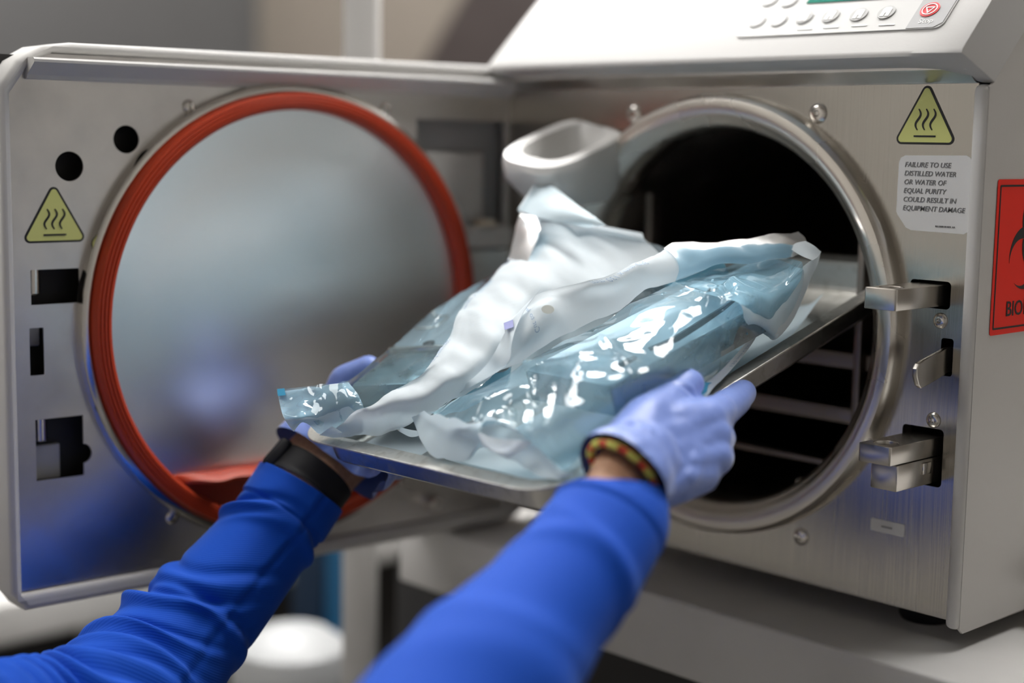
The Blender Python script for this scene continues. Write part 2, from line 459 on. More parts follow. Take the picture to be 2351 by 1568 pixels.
# steel channel above the front panel
P = [(0.0005, 0.1652), (-0.0035, 0.1665), (-0.0115, 0.1725), (-0.014, 0.1735), (-0.0135, 0.180), (0.01, 0.183), (0.03, 0.175), (0.01, 0.166)]
V = [(x, y, z) for x in (-0.2245, 0.2035) for y, z in P]
k = len(P)
Fc = [(i, (i + 1) % k, k + (i + 1) % k, k + i) for i in range(k)] + [list(range(k))[::-1], list(range(k, 2 * k))]
obj('steel_channel', V, Fc, M['satin'], ST, 25)
# sloping white top cover: cross-section swept from left to right, lip drawn in at the right end
def cover_profile(dx):
    return [(-0.010 + dx, 0.1745), (-0.0205 + dx * 0.6, 0.1765), (-0.0255, 0.1790), (-0.0275, 0.1815), (-0.0272, 0.1835), (-0.0255, 0.1855), (0.0480, 0.2590), (0.0600, 0.2640), (0.50, 0.2640)]
xs = [-0.2260, -0.2245, -0.2200] + list(np.linspace(-0.20, 0.15, 10)) + list(np.linspace(0.158, 0.2068, 14))
V, Fc = [], []
prof = cover_profile(0)
k = len(prof)
for x in xs:
    tt = max(0.0, (x - 0.150) / 0.0568)
    tt = tt ** 2.4
    tl = max(0.0, (-0.219 - x) / 0.007)
    for q, (y, z) in enumerate(prof):
        if q <= 5:
            ye, ze = ((0.0, 0.1657), (-0.0070, 0.1692), (-0.0150, 0.1748), (-0.0225, 0.1800), (-0.0262, 0.1828), (-0.0255, 0.1855))[q]
            y2, z2 = y + (ye - y) * tt + 0.002 * tl, z + (ze - z) * tt
        else:
            y2, z2 = y, z - 0.002 * tl
        V.append((x, y2, z2))
for i in range(len(xs) - 1):
    for q in range(k - 1):
        Fc.append((i * k + q, i * k + q + 1, (i + 1) * k + q + 1, (i + 1) * k + q))
e = len(xs) - 1
# right cheek of the cover: chamfer down to the seam with the side panel
seam = [(0.0000, 0.1655), (0.0002, 0.1657), (0.0004, 0.1659), (0.0006, 0.1661), (0.0008, 0.1663), (0.0012, 0.1668), (0.0900, 0.2560), (0.0965, 0.2615), (0.50, 0.2615)]
n0 = len(V)
V += [(0.2148, y, z) for y, z in seam]
for q in range(k - 1):
    Fc.append((e * k + q, e * k + q + 1, n0 + q + 1, n0 + q))
Fc.append([q for q in range(k)][::-1] + [])
cover = obj('top_cover', V, Fc, M['dimmedwhite'], ST, 38)
# feet
for x in (-0.17, 0.160):
    for y in (0.045, 0.44):
        lathe('foot', [(0.0001, 0.0), (0.017, 0.0), (0.019, 0.004), (0.019, 0.018), (0.0001, 0.018)], M['black'], ST, Matrix.Translation((x, y, CT)), 28)
# control panel on the slope
q2 = 1 / math.sqrt(2)
SL = np.array([0, -0.0255, 0.1855]); SN = np.array([0, -q2, q2]); SE = np.array([0, q2, q2])
def SP(px, py):
    p = hit(px, py, SL, SN) - SL
    return float(p[0]), float(p @ SE)
SF = frame(SL, (1, 0, 0), SE, SN)
def sfz(x, y, h=0.0): return SF @ Matrix.Translation((x, y, h))
pl, pr = SP(1686, 88), SP(2158, 62)
y0 = pl[1]
cp = plate('control_panel', [rrect(pl[0], pr[0] + 0.002, y0, y0 + 0.068, 0.006)], 0.001, M['panelgrey'], ST, sfz(0, 0, 0.0009), 0.0003, 1)
xd = SP(2082, 66)[0]
plate('stop_field', [[(xd, y0 + 0.0006), (pr[0] - 0.004, y0 + 0.0006), (pr[0] + 0.001, y0 + 0.005), (pr[0] + 0.001, y0 + 0.066), (xd, y0 + 0.066)]], 0.0003, M['panelgrey2'], cp, sfz(0, 0, 0.0013))
lx0, ly0 = SP(1853, 11); lx1 = SP(2064, 0)[0]
plate('display', [[(lx0, ly0), (lx1 + 0.002, ly0), (lx1 + 0.002, ly0 + 0.03), (lx0, ly0 + 0.03)]], 0.0005, M['lcd'], cp, sfz(0, 0, 0.0015))
for k_, (px, py) in enumerate(((1741, 51), (1790, 49), (1849, 43), (1909, 40), (1974, 37), (2037, 32), (1770, 3), (1815, 5))):
    bx_, by_ = SP(px, py)
    g = plate('button', [circ(bx_, by_, 0.0064, 28)], 0.0006, M['btn'] if k_ not in (0, 1, 6, 7) else M['btn2'], cp, sfz(0, 0, 0.0017), 0.0002, 1)
    if k_ in (2, 3, 4, 5):
        plate('icon', [[(bx_ - 0.0032, by_ - 0.0042), (bx_ - 0.0004, by_ - 0.0042), (bx_ - 0.0004, by_ - 0.001), (bx_ + 0.0006, by_ - 0.001), (bx_ + 0.0006, by_ - 0.0042), (bx_ + 0.0034, by_ - 0.0042), (bx_ + 0.0034, by_ + 0.003), (bx_ + 0.002, by_ + 0.0046), (bx_ - 0.002, by_ + 0.0046), (bx_ - 0.0032, by_ + 0.003)]],
              0.0003, M['icon'], g, sfz(0, 0, 0.0020))
sx_, sy_ = SP(2137, 26)
sb = plate('stop_button', [circ(sx_, sy_, 0.0068, 36)], 0.0006, M['stop'], cp, sfz(0, 0, 0.0018), 0.0002, 1)
plate('stop_ring', [circ(sx_, sy_, 0.0054, 36), circ(sx_, sy_, 0.0046, 36)], 0.0003, M['icon'], sb, sfz(0, 0, 0.0021))
tri = lambda r: [(sx_ + r * math.cos(math.radians(a)), sy_ + r * math.sin(math.radians(a))) for a in (-90, 30, 150)]
plate('stop_triangle', [tri(0.0042), tri(0.0026)], 0.0003, M['icon'], sb, sfz(0, 0, 0.0021))
tx_, ty_ = SP(2108, 57)
text('stop_lettering', 'Stop', 0.0058, M['icon'], cp, sfz(tx_, ty_, 0.0014))
for k_, (px, py) in enumerate(((1849, 70), (1909, 66), (1974, 62), (2037, 60))):
    bx_, by_ = SP(px, py)
    ribbon('caption', [(bx_ - 0.006, by_), (bx_ + 0.006, by_)], 0.0009, M['icon'], cp, sfz(0, 0, 0.0010))

# faint worn print on the left of the cover
for k_, (px, py) in enumerate(((1213, 103), (1226, 102), (1239, 101), (1252, 101), (1265, 100), (1278, 99), (1291, 98))):
    bx_, by_ = SP(px, py)
    ribbon('faded_print', [(bx_, by_ - 0.0008), (bx_, by_ + 0.0014)], 0.0011, M['faded'], cover, sfz(0, 0, 0.0001))
bx_, by_ = SP(1278, 85)
ribbon('faded_print', [(bx_ - 0.003, by_), (bx_, by_ + 0.002), (bx_ + 0.003, by_)], 0.0012, M['faded'], cover, sfz(0, 0, 0.0001))

# ---- labels on the machine
def hot_label(parent, mtx, s):
    """rounded yellow triangle with black rim, three heat waves and a bar; s = height"""
    def rt(r, rc):
        pts = []
        for a in (90, 210, 330):
            cx, cy = r * math.cos(math.radians(a)), r * math.sin(math.radians(a))
            for i in range(9):
                b_ = math.radians(a - 60 + 120 * i / 8)
                pts.append((cx + rc * math.cos(b_), cy + rc * math.sin(b_)))
        return pts
    rc = 0.10 * s
    r = (s - 2 * rc) / 1.5
    root = plate('hot_surface_label', [rt(r, rc)], 0.0003, M['ink'], parent, mtx @ Matrix.Translation((0, 0, 0.0004)))
    plate('label_face', [rt(r, rc * 0.62)], 0.0003, M['yellow'], root, mtx @ Matrix.Translation((0, 0, 0.0006)))
    for k_ in (-1, 0, 1):
        t_ = np.linspace(0, 1, 15)
        xx = k_ * 0.145 * s - 0.045 * s * np.sin(t_ * 2 * np.pi) + 0.012 * s * (t_ - .5)
        ribbon('heat_wave', np.c_[xx, (-0.12 + 0.36 * t_) * s], 0.034 * s * (0.55 + 0.6 * np.sin(t_ * np.pi)), M['ink'], root, mtx @ Matrix.Translation((0, 0, 0.0006)))
    ribbon('heat_bar', [(-0.215 * s, -0.225 * s), (0.215 * s, -0.225 * s)], 0.03 * s, M['ink'], root, mtx @ Matrix.Translation((0, 0, 0.0006)))
    return root
l1 = hot_label(ST, ffz(0.1680, 0.1405), 0.0375)
lab = plate('water_label', [[(0.1497, 0.1150), (0.1510, 0.1180), (0.1540, 0.1195), (0.1985, 0.1203), (0.2015, 0.1190), (0.2028, 0.1160), (0.2032, 0.0755), (0.2022, 0.0720), (0.1995, 0.0706), (0.1610, 0.0712), (0.1570, 0.0728), (0.1545, 0.0760), (0.1503, 0.0810), (0.1494, 0.0830)]],
            0.0003, M['sticker'], ST, ffz(0, 0, 0.0004))
for i, s in enumerate(('FAILURE TO USE', 'DISTILLED WATER', 'OR WATER OF', 'EQUAL PURITY', 'COULD RESULT IN', 'EQUIPMENT DAMAGE')):
    text('lettering', s, 0.00462, M['greyink'], lab, ffz(0.1541, 0.1122 - i * 0.00563, 0.0006), shear=0.2, bold=0.00002)
text('lettering', '061-0680-00 REV. AA', 0.0016, M['greyink'], lab, ffz(0.1790, 0.0741, 0.0006), bold=0.00003)
s1 = plate('small_label', [rrect(0.1412, 0.1676, -0.1335, -0.1250, 0.0012)], 0.0003, M['sticker'], ST, ffz(0, 0, 0.0004))
ribbon('print_line', [(0.1500, -0.1293), (0.1585, -0.1293)], 0.0013, M['panelgrey2'], s1, ffz(0, 0, 0.0006))
# red biohazard sign on the side
SFm = frame((XR + 0.0079, 0, 0), (0, 1, 0), (0, 0, 1), (1, 0, 0))
def SD(px, py):
    p = hit(px, py, (XR + 0.008, 0, 0), np.array([1., 0, 0]))
    return float(p[1]), float(p[2])
a0, a1 = SD(2293, 412), SD(2266, 772)
yl, zt_, zb_ = a0[0] - 0.001, a0[1], a1[1]
Wd = 0.108
bz = plate('biohazard_sign', [rrect(yl, yl + Wd, zb_, zt_, 0.002)], 0.0003, M['red'], ST, SFm @ Matrix.Translation((0, 0, 0.0005)))
plate('sign_border', [rrect(yl + 0.0030, yl + Wd - 0.0030, zb_ + 0.0035, zt_ - 0.0035, 0.0008, 2), rrect(yl + 0.0042, yl + Wd - 0.0042, zb_ + 0.0047, zt_ - 0.0047, 0.0006, 2)], 0.0002, M['ink'], bz, SFm @ Matrix.Translation((0, 0, 0.0007)))
bc = (yl + Wd / 2, zb_ + 0.0570)
U = 0.00138
def crescent(ang):
    ro, ri, do, di = 15 * U, 11.2 * U, 12.0 * U, 16.2 * U
    # outer circle minus inner circle (opening outward)
    cosA = (ro ** 2 + (di - do) ** 2 - ri ** 2) / (2 * ro * (di - do))
    ao = math.acos(max(-1, min(1, cosA)))
    px_, py_ = do + ro * math.cos(ao), ro * math.sin(ao)
    ai = math.atan2(py_, px_ - di)
    pts = [(do + ro * math.cos(t_), ro * math.sin(t_)) for t_ in np.linspace(ao, 2 * math.pi - ao, 40)]
    pts += [(di + ri * math.cos(t_), ri * math.sin(t_)) for t_ in np.linspace(2 * math.pi - ai, ai, 34)][1:-1]
    ca, sa = math.cos(math.radians(ang)), math.sin(math.radians(ang))
    return [(bc[0] + x * ca - y * sa, bc[1] + x * sa + y * ca) for x, y in pts]
for i, a in enumerate((90, 210, 330)):
    plate('biohazard_horn', [crescent(a)], 0.0002, M['ink'], bz, SFm @ Matrix.Translation((0, 0, 0.00068 + 0.00002 * i)))
for a in (90, 210, 330):
    a_ = a - 180
    plate('biohazard_arc', [circ(bc[0], bc[1], 14.0 * U, 20, a - 42, a + 42) + circ(bc[0], bc[1], 10.2 * U, 20, a + 42, a - 42)], 0.0002, M['ink'], bz, SFm @ Matrix.Translation((0, 0, 0.00075)))
plate('biohazard_centre', [circ(bc[0], bc[1], 2.6 * U, 24)], 0.0002, M['red'], bz, SFm @ Matrix.Translation((0, 0, 0.0008)))
tq = SD(2306, 726)
text('lettering', 'BIOHAZARD', 0.0138, M['ink'], bz, SFm @ Matrix.Translation((tq[0], tq[1], 0.0007)), bold=0.0001, space=0.98)

# white filling spout on the front panel
V, Fc = [], []
secs = [(0.1380, 0.0315, 0.0470, 0.0), (0.1392, 0.0280, 0.0420, 0.0), (0.1380, 0.0225, 0.0350, -0.002), (0.1210, 0.0190, 0.0290, -0.005), (0.1140, 0.0175, 0.0270, -0.006)]
outer = [(0.0900, 0.0190, 0.026, -0.016), (0.0980, 0.0255, 0.038, -0.010), (0.1150, 0.0310, 0.0475, -0.002), (0.1330, 0.0325, 0.0485, 0.0)]
seq = outer + secs
n = 40
cxs, cys = -0.121, -0.040
for z, rx, ry, dy in seq:
    for i in range(n):
        a = 2 * math.pi * i / n
        ca, sa = math.cos(a), math.sin(a)
        yy = cys + ry * (abs(sa) ** 0.62) * math.copysign(1, sa) - dy
        if yy > -0.003: yy = -0.003
        tilt = 0.34 * (yy - cys)
        V.append((cxs + rx * (abs(ca) ** 0.62) * math.copysign(1, ca), yy, z - 0.014 + (tilt - 0.22 * rx * (abs(ca) ** 0.8) * math.copysign(1, ca) if z > 0.12 else 0.35 * tilt)))
for q in range(len(seq) - 1):
    for i in range(n):
        j = (i + 1) % n
        Fc.append((q * n + i, q * n + j, (q + 1) * n + j, (q + 1) * n + i))
Fc.append(list(range(n))[::-1])
sp = obj('filling_spout', V, Fc, M['whitegloss'], ST, 40)
obj('spout_hole_shade', [V[(len(seq) - 1) * n + i] for i in range(n)], [list(range(n))], M['dark'], ST, None)  # flat dark cap paints the shade down inside the spout

# ------------------------------------------------------------------ open door (swung out on the left)
TH = math.radians(86.7140)
DD = (math.cos(TH), math.sin(TH), 0)
DN = (math.sin(TH), -math.cos(TH), 0)
HX = -0.2248
DM = frame((HX, 0, 0), DD, (0, 0, 1), DN)
def dm(s=0, z=0, h=0.0): return DM @ Matrix.Translation((s, z, h))
SL_, SR_, ZL_, ZH_ = -0.4343, 0.0280, -0.1975, 0.1845
def shell_loop(g):
    a, b_, c, d = SL_ + g, SR_ - g, ZL_ + g, ZH_ - g
    pts = [(a + 0.010, c), (b_ - 0.03, c + 0.000)]
    pts += [(b_ - 0.03 + 0.03 * math.sin(t_), c + 0.03 - 0.03 * math.cos(t_)) for t_ in np.linspace(0.2, math.pi / 2, 6)]
    pts += [(b_ - 0.035 + 0.035 * math.cos(t_), d - 0.035 + 0.035 * math.sin(t_)) for t_ in np.linspace(0, math.pi / 2, 7)]
    pts += [(a + 0.050, d), (a + 0.030, d - 0.003), (a + 0.012, d - 0.013), (a, d - 0.030), (a, c + 0.014)]
    return pts
inner = [(-0.4262, -0.1857), (-0.003, -0.1857), (0.010, -0.172), (0.012, 0.150), (-0.004, 0.1775), (-0.396, 0.1775), (-0.412, 0.170), (-0.4262, 0.150)]
dr = plate('door', [shell_loop(0.0), inner], 0.036, M['white'], ST, dm(0, 0, 0.0055), 0.004, 3, 40)
obj_back = plate('outer_cover', [shell_loop(0.003)], 0.02, M['white'], dr, dm(0, 0, -0.0275), 0.006, 3, 40)
win = [rrect(-0.4136, -0.3795, 0.0105, 0.0340, 0.0006, 2), rrect(-0.4154, -0.4055, -0.0372, -0.0050, 0.0006, 2)]
w3 = [(-0.4127, -0.1097), (-0.3787, -0.1097), (-0.3787, -0.1018)] + circ(-0.3795, -0.0945, 0.0068, 14, -84, 84) + [(-0.3787, -0.0872), (-0.3787, -0.0676), (-0.4127, -0.0676)]
hinge_cut = [(-0.0955, 0.0340), (0.000, 0.0340), (0.000, 0.1400), (-0.0955, 0.1405)]
dp = plate('door_plate', [[(-0.4257, -0.1848), (-0.004, -0.1848), (0.004, -0.170), (0.004, 0.1770), (-0.4000, 0.1770), (-0.4257, 0.1560)],
                          circ(-0.3432, 0.1213, 0.0096, 40), circ(-0.3848, 0.1028, 0.0100, 40), win[0], win[1], w3, hinge_cut], 0.0014, M['satin'], dr, dm(), 0.0, 1)
# dark sheet painting the shade behind the cut-outs, with latch rollers and a grey plate inside
box('door_hollow_shade', (-0.4250, -0.1850, -0.0175), (-0.100, 0.1760, -0.0170), M['dark'], dr, 0, 1, DM)
box('hinge_lining', (-0.100, -0.1850, -0.0175), (0.002, 0.1760, -0.0170), M['panelgrey2'], dr, 0, 1, DM)
for s, z0, z1 in ((-0.4085, 0.0175, 0.0335), (-0.4060, -0.0835, -0.0670)):
    lathe('latch_roller', [(0.0001, z0 - 0.001), (0.0042, z0 - 0.001), (0.0050, z0), (0.0050, z1), (0.0001, z1)], M['chrome'], dr, dm() @ frame((s, 0, -0.010), (1, 0, 0), (0, 0, -1), (0, 1, 0)), 24)
box('inner_bracket', (-0.4120, -0.112, -0.0165), (-0.3905, -0.088, -0.0120), M['panelgrey'], dr, 0.001, 2, DM)
box('inner_tab', (-0.4165, -0.0190, -0.0165), (-0.4030, -0.0030, -0.0125), M['panelgrey2'], dr, 0.001, 2, DM)
# hinge-side recess: white moulded parts and arm
box('hinge_block', (-0.094, 0.036, -0.0168), (-0.018, 0.1150, -0.0095), M['white'], dr, 0.004, 3, DM)
box('hinge_arm', (-0.046, 0.036, -0.0090), (0.012, 0.0545, 0.0040), M['white'], dr, 0.003, 3, DM)
lathe('hinge_pin', [(0.0001, 0.0600), (0.0085, 0.0600), (0.0095, 0.0585), (0.0095, 0.0545), (0.0001, 0.0545)], M['creamplastic'], dr, dm() @ frame((-0.026, 0, 0.002), (1, 0, 0), (0, 0, -1), (0, 1, 0)), 24)
# pressure dish, its rim, and the gasket
GC = (-0.2115, -0.0070)
GM = dm(GC[0], GC[1])
lathe('dish_rim', [(0.1710, 0.0), (0.1712, 0.004), (0.1700, 0.0075), (0.1680, 0.0085), (0.1655, 0.0085), (0.1635, 0.0070), (0.1635, 0.004)], M['chrome'], dr, GM, 128)
lathe('pressure_dish', [(0.1640, 0.004), (0.1530, 0.004), (0.150, 0.0034), (0.12, 0.0023), (0.08, 0.0012), (0.04, 0.0004), (0.0001, 0.0)], M['mirror'], dr, GM @ Matrix.Translation((0, 0, 0.001)), 128, smooth=60)
lathe('gasket', [(0.1640, 0.0048), (0.1638, 0.0150), (0.1630, 0.0172), (0.1618, 0.0176), (0.1612, 0.0168), (0.1604, 0.0178), (0.1592, 0.0180), (0.1586, 0.0171), (0.1578, 0.0181), (0.1566, 0.0182), (0.1560, 0.0172), (0.1552, 0.0182), (0.1535, 0.0176), (0.1522, 0.0160), (0.1516, 0.0130), (0.1516, 0.0055)], M['gasket'], dr, GM, 160)
# loose silicone flap at the foot of the gasket
zc = -0.1190 - GC[1]
hc = math.sqrt(0.1525 ** 2 - zc ** 2)
a_l = math.degrees(math.atan2(zc, -hc)); a_r = math.degrees(math.atan2(zc, hc))
seg = [(0.1525 * math.cos(math.radians(t_)), 0.1525 * math.sin(math.radians(t_))) for t_ in np.linspace(a_l + 360 if a_l < 0 else a_l, a_r + 360, 40)]
fl = plate('gasket_flap', [seg], 0.0035, M['gasket'], dr, GM @ Matrix.Translation((0, 0, 0.009)), 0.001, 2)
ns = 40
V, Fc = [], []
for i in range(ns + 1):
    s = -hc + 2 * hc * i / ns
    e = min(1, 6 * min(i, ns - i) / ns)
    dpth = (0.020 + 0.0025 * math.sin(i * 0.55) + 0.0015 * math.sin(i * 1.3 + 1)) * e ** 0.6
    for h, dz in ((0.007, 0.0018), (0.007 + dpth * 0.6, 0.0012), (0.007 + dpth, -0.0018), (0.007 + dpth * 0.95, -0.0042), (0.007, -0.0022)):
        V.append(GM @ Vector((s, zc + dz + 0.0006 * math.sin(i * 0.8), h)))
for i in range(ns):
    for q in range(5):
        Fc.append((i * 5 + q, (i + 1) * 5 + q, (i + 1) * 5 + (q + 1) % 5, i * 5 + (q + 1) % 5))
Fc += [[0, 1, 2, 3, 4], [ns * 5 + q for q in range(5)][::-1]]
obj('gasket_lip', V, Fc, M['gasket'], dr, 40)
# drip gutter across the top of the door
P = [(0.0, 0.1597), (0.0035, 0.1600), (0.0045, 0.1625), (0.0145, 0.1690), (0.0165, 0.1705), (0.0165, 0.1722), (0.0150, 0.1735), (0.0125, 0.1735), (0.004, 0.1738), (0.0, 0.1738)]
V = [dm() @ Vector((s, z, h)) for s in (-0.4145, 0.0150) for h, z in P]
k = len(P)
obj('drip_gutter', V, [(i, k + i, k + (i + 1) % k, (i + 1) % k) for i in range(k)] + [list(range(k)), list(range(k, 2 * k))[::-1]], M['white'], dr, 25)
for s, z in ((-0.2956, 0.1448), (-0.1262, 0.1475), (-0.3121, -0.1497), (-0.1120, -0.1500)):
    bolt('door_screw', dr, dm(s, z), 0.0050, 0.0022)
lathe('door_stud', [(0.0001, 0.012), (0.006, 0.012), (0.0072, 0.010), (0.0075, 0.0)], M['chrome'], dr, dm(-0.0800, -0.1700), 24)
hot_label(dr, dm(-0.3963, 0.0655), 0.0372)
# ------------------------------------------------------------------ tray, held tilted in front of the chamber
TO = np.array([-0.000126, -0.2916968, -0.0718969])
TU = np.array([0.99990528, 0.00799941, 0.01119977])
TL = np.array([-0.01091701, 0.95651762, 0.29147019])
TN = np.array([-0.00838118, -0.29156485, 0.95651435])
def tp(u, l, h): return TO + TU * u + TL * l + TN * h
def T(px, py, h):
    q = hit(px, py, TO + TN * h, TN) - TO
    return np.array([q @ TU, q @ TL, h])
TM = frame(TO, TU, TL, TN)
TW, TLN = 0.25, 0.396
TR = thing('instrument_tray', tuple(tp(0, 0.2, -0.024)), 'shallow rectangular steel tray with flat rim, carried in both gloved hands', 'tray')
def rring(inset, h, rc):
    return [(x, y, h) for x, y in rrect(-TW / 2 + inset, TW / 2 - inset, inset, TLN - inset, max(rc - inset, 0.006), 8)]
top = [(0, -0.0012, .034), (0, -0.0003, .034), (0.0004, 0, .034), (0.0115, 0.0, .034), (0.0130, -0.0008, .034), (0.0136, -0.0030, .034), (0.0160, -0.0200, .034), (0.0178, -0.0217, .036), (0.0215, -0.0222, .038)]
bot = [(0.0217, -0.0234, .038), (0.0170, -0.0228, .036), (0.0148, -0.0205, .034), (0.0124, -0.0036, .034), (0.0116, -0.0016, .034), (0.0108, -0.0012, .034)]
def loft(name, rings, m, parent, capa=None, close=False):
    V, Fc = [], []
    n = len(rings[0])
    for r in rings: V += [TM @ Vector(p) for p in r]
    R = len(rings)
    for q in range(R if close else R - 1):
        for i in range(n):
            j = (i + 1) % n
            q2 = (q + 1) % R
            Fc.append((q * n + i, q * n + j, q2 * n + j, q2 * n + i))
    if capa == 'last': Fc.append([(R - 1) * n + i for i in range(n)])
    if capa == 'first': Fc.append([i for i in range(n)][::-1])
    return obj(name, V, Fc, m, parent, 35)
loft('rim', [rring(0.0108, -0.0012, .034)] + [rring(*t) for t in top[:6]] + [rring(0.0124, -0.0036, .034)], M['trayrim'], TR, close=True)
loft('wall', [rring(*t) for t in top[5:]] + [rring(*t) for t in bot[:4]], M['tray'], TR, close=True)
obj('floor_plate', [TM @ Vector(p) for p in rring(0.0213, -0.0222, .038)] + [TM @ Vector(p) for p in rring(0.0213, -0.0234, .038)],
    [list(range(36)), list(range(36, 72))[::-1]], M['tray'], TR, None)

# ------------------------------------------------------------------ pouch materials
def film_mat(name, tint, haze, hcol, rough=0.07, ior=1.6):
    m = bpy.data.materials.new(name)
    m.use_nodes = True
    nt = m.node_tree
    N, L = nt.nodes, nt.links
    N.remove(N['Principled BSDF'])
    out = N['Material Output']
    tr = N.new('ShaderNodeBsdfTransparent'); tr.inputs[0].default_value = (*tint, 1)
    df = N.new('ShaderNodeBsdfDiffuse'); df.inputs[0].default_value = (*hcol, 1)
    tl = N.new('ShaderNodeBsdfTranslucent'); tl.inputs[0].default_value = (*hcol, 1)
    gl = N.new('ShaderNodeBsdfGlossy'); gl.inputs['Roughness'].default_value = rough; gl.inputs[0].default_value = (1, 1, 1, 1)
    fr = N.new('ShaderNodeFresnel'); fr.inputs[0].default_value = ior
    m0 = N.new('ShaderNodeMixShader'); m0.inputs[0].default_value = 0.5
    L.new(df.outputs[0], m0.inputs[1]); L.new(tl.outputs[0], m0.inputs[2])
    m1 = N.new('ShaderNodeMixShader'); m1.inputs[0].default_value = haze
    L.new(tr.outputs[0], m1.inputs[1]); L.new(m0.outputs[0], m1.inputs[2])
    m2 = N.new('ShaderNodeMixShader')
    L.new(fr.outputs[0], m2.inputs[0]); L.new(m1.outputs[0], m2.inputs[1]); L.new(gl.outputs[0], m2.inputs[2])
    L.new(m2.outputs[0], out.inputs[0])
    tc = N.new('ShaderNodeTexCoord'); nz = N.new('ShaderNodeTexNoise'); nz.inputs['Scale'].default_value = 120; nz.inputs['Detail'].default_value = 3
    L.new(tc.outputs['Object'], nz.inputs['Vector'])
    bp = N.new('ShaderNodeBump'); bp.inputs['Strength'].default_value = 0.12; bp.inputs['Distance'].default_value = 0.001
    L.new(nz.outputs['Fac'], bp.inputs['Height'])
    for n_ in (gl, fr): L.new(bp.outputs[0], n_.inputs['Normal'])
    return m
def paper_mat(name, col, trans=0.35):
    m = bpy.data.materials.new(name)
    m.use_nodes = True
    nt = m.node_tree
    N, L = nt.nodes, nt.links
    b = N['Principled BSDF']
    b.inputs['Base Color'].default_value = (*col, 1); b.inputs['Roughness'].default_value = 0.62
    b.inputs['Specular IOR Level'].default_value = 0.3
    tl = N.new('ShaderNodeBsdfTranslucent'); tl.inputs[0].default_value = (*[min(1, c * 1.02) for c in col], 1)
    mx = N.new('ShaderNodeMixShader'); mx.inputs[0].default_value = trans
    L.new(b.outputs[0], mx.inputs[1]); L.new(tl.outputs[0], mx.inputs[2]); L.new(mx.outputs[0], N['Material Output'].inputs[0])
    tc = N.new('ShaderNodeTexCoord'); nz = N.new('ShaderNodeTexNoise'); nz.inputs['Scale'].default_value = 260; nz.inputs['Detail'].default_value = 4
    L.new(tc.outputs['Object'], nz.inputs['Vector'])
    bp = N.new('ShaderNodeBump'); bp.inputs['Strength'].default_value = 0.12; bp.inputs['Distance'].default_value = 0.0006
    L.new(nz.outputs['Fac'], bp.inputs['Height']); L.new(bp.outputs[0], b.inputs['Normal'])
    return m
M['film'] = film_mat('clear_blue_film', (0.78, 0.93, 0.995), 0.28, (0.55, 0.85, 1.0))
M['filmpale'] = film_mat('pale_blue_film', (0.80, 0.93, 0.99), 0.22, (0.58, 0.82, 0.96))
M['filmmatte'] = film_mat('matte_blue_film', (0.76, 0.91, 0.98), 0.35, (0.55, 0.80, 0.95), 0.45, 1.3)
M['filmclear'] = film_mat('clear_film', (0.86, 0.95, 0.99), 0.09, (0.62, 0.86, 0.98), 0.07, 1.22)
M['filmdeep'] = film_mat('deep_blue_film', (0.42, 0.77, 0.92), 0.40, (0.24, 0.62, 0.84))
M['paper'] = paper_mat('pouch_paper', (0.78, 0.845, 0.885))
M['paperblue'] = paper_mat('pouch_paper_bluish', (0.76, 0.88, 0.94))
M['blueink'] = mat('pouch_print_blue', (0.36, 0.47, 0.62), 0.6)
M['tealink'] = mat('pouch_print_teal', (0.01, 0.20, 0.36), 0.5)
M['purpleink'] = mat('indicator_purple', (0.20, 0.22, 0.46), 0.6)
M['spotgrey'] = mat('indicator_grey', (0.27, 0.29, 0.27), 0.6)
M['sealblue'] = film_mat('seal_band_film', (0.25, 0.72, 0.92), 0.55, (0.10, 0.50, 0.78))

def catmull(P, t):
    """P: (n, ...) points, t in [0, n-1]"""
    n = len(P)
    i = np.clip(np.floor(t).astype(int), 0, n - 2)
    f = (t - i).reshape((-1,) + (1,) * (P.ndim - 1))
    p1, p2 = P[i], P[i + 1]
    p0 = np.where((i > 0).reshape(f.shape), P[np.clip(i - 1, 0, n - 1)], 2 * p1 - p2)
    p3 = np.where((i < n - 2).reshape(f.shape), P[np.clip(i + 2, 0, n - 1)], 2 * p2 - p1)
    return 0.5 * ((2 * p1) + (-p0 + p2) * f + (2 * p0 - 5 * p1 + 4 * p2 - p3) * f ** 2 + (-p0 + 3 * p1 - 3 * p2 + p3) * f ** 3)

def creases(Q, k, amp, seed, lmin=0.008, lmax=0.05, wmin=0.0012, wmax=0.005):
    """sum of sharp fold lines over tray coordinates (u, l)"""
    r = np.random.default_rng(seed)
    lo, hi = Q[..., :2].reshape(-1, 2).min(0), Q[..., :2].reshape(-1, 2).max(0)
    d = np.zeros(Q.shape[:2])
    for _ in range(k):
        c = lo + (hi - lo) * r.random(2)
        a = r.random() * math.pi
        ln = lmin + (lmax - lmin) * r.random() ** 1.5
        wd = wmin + (wmax - wmin) * r.random()
        du, dl = Q[..., 0] - c[0], Q[..., 1] - c[1]
        x = du * math.cos(a) + dl * math.sin(a)
        y = -du * math.sin(a) + dl * math.cos(a)
        wv = wd * (1 + 0.4 * np.sin(x / ln * 2))
        d += amp * (0.4 + r.random()) * r.choice([-1, 1], p=[0.4, 0.6]) * np.exp(-np.abs(y) / wv) * np.exp(-(x / ln) ** 2 * 2)
    return d

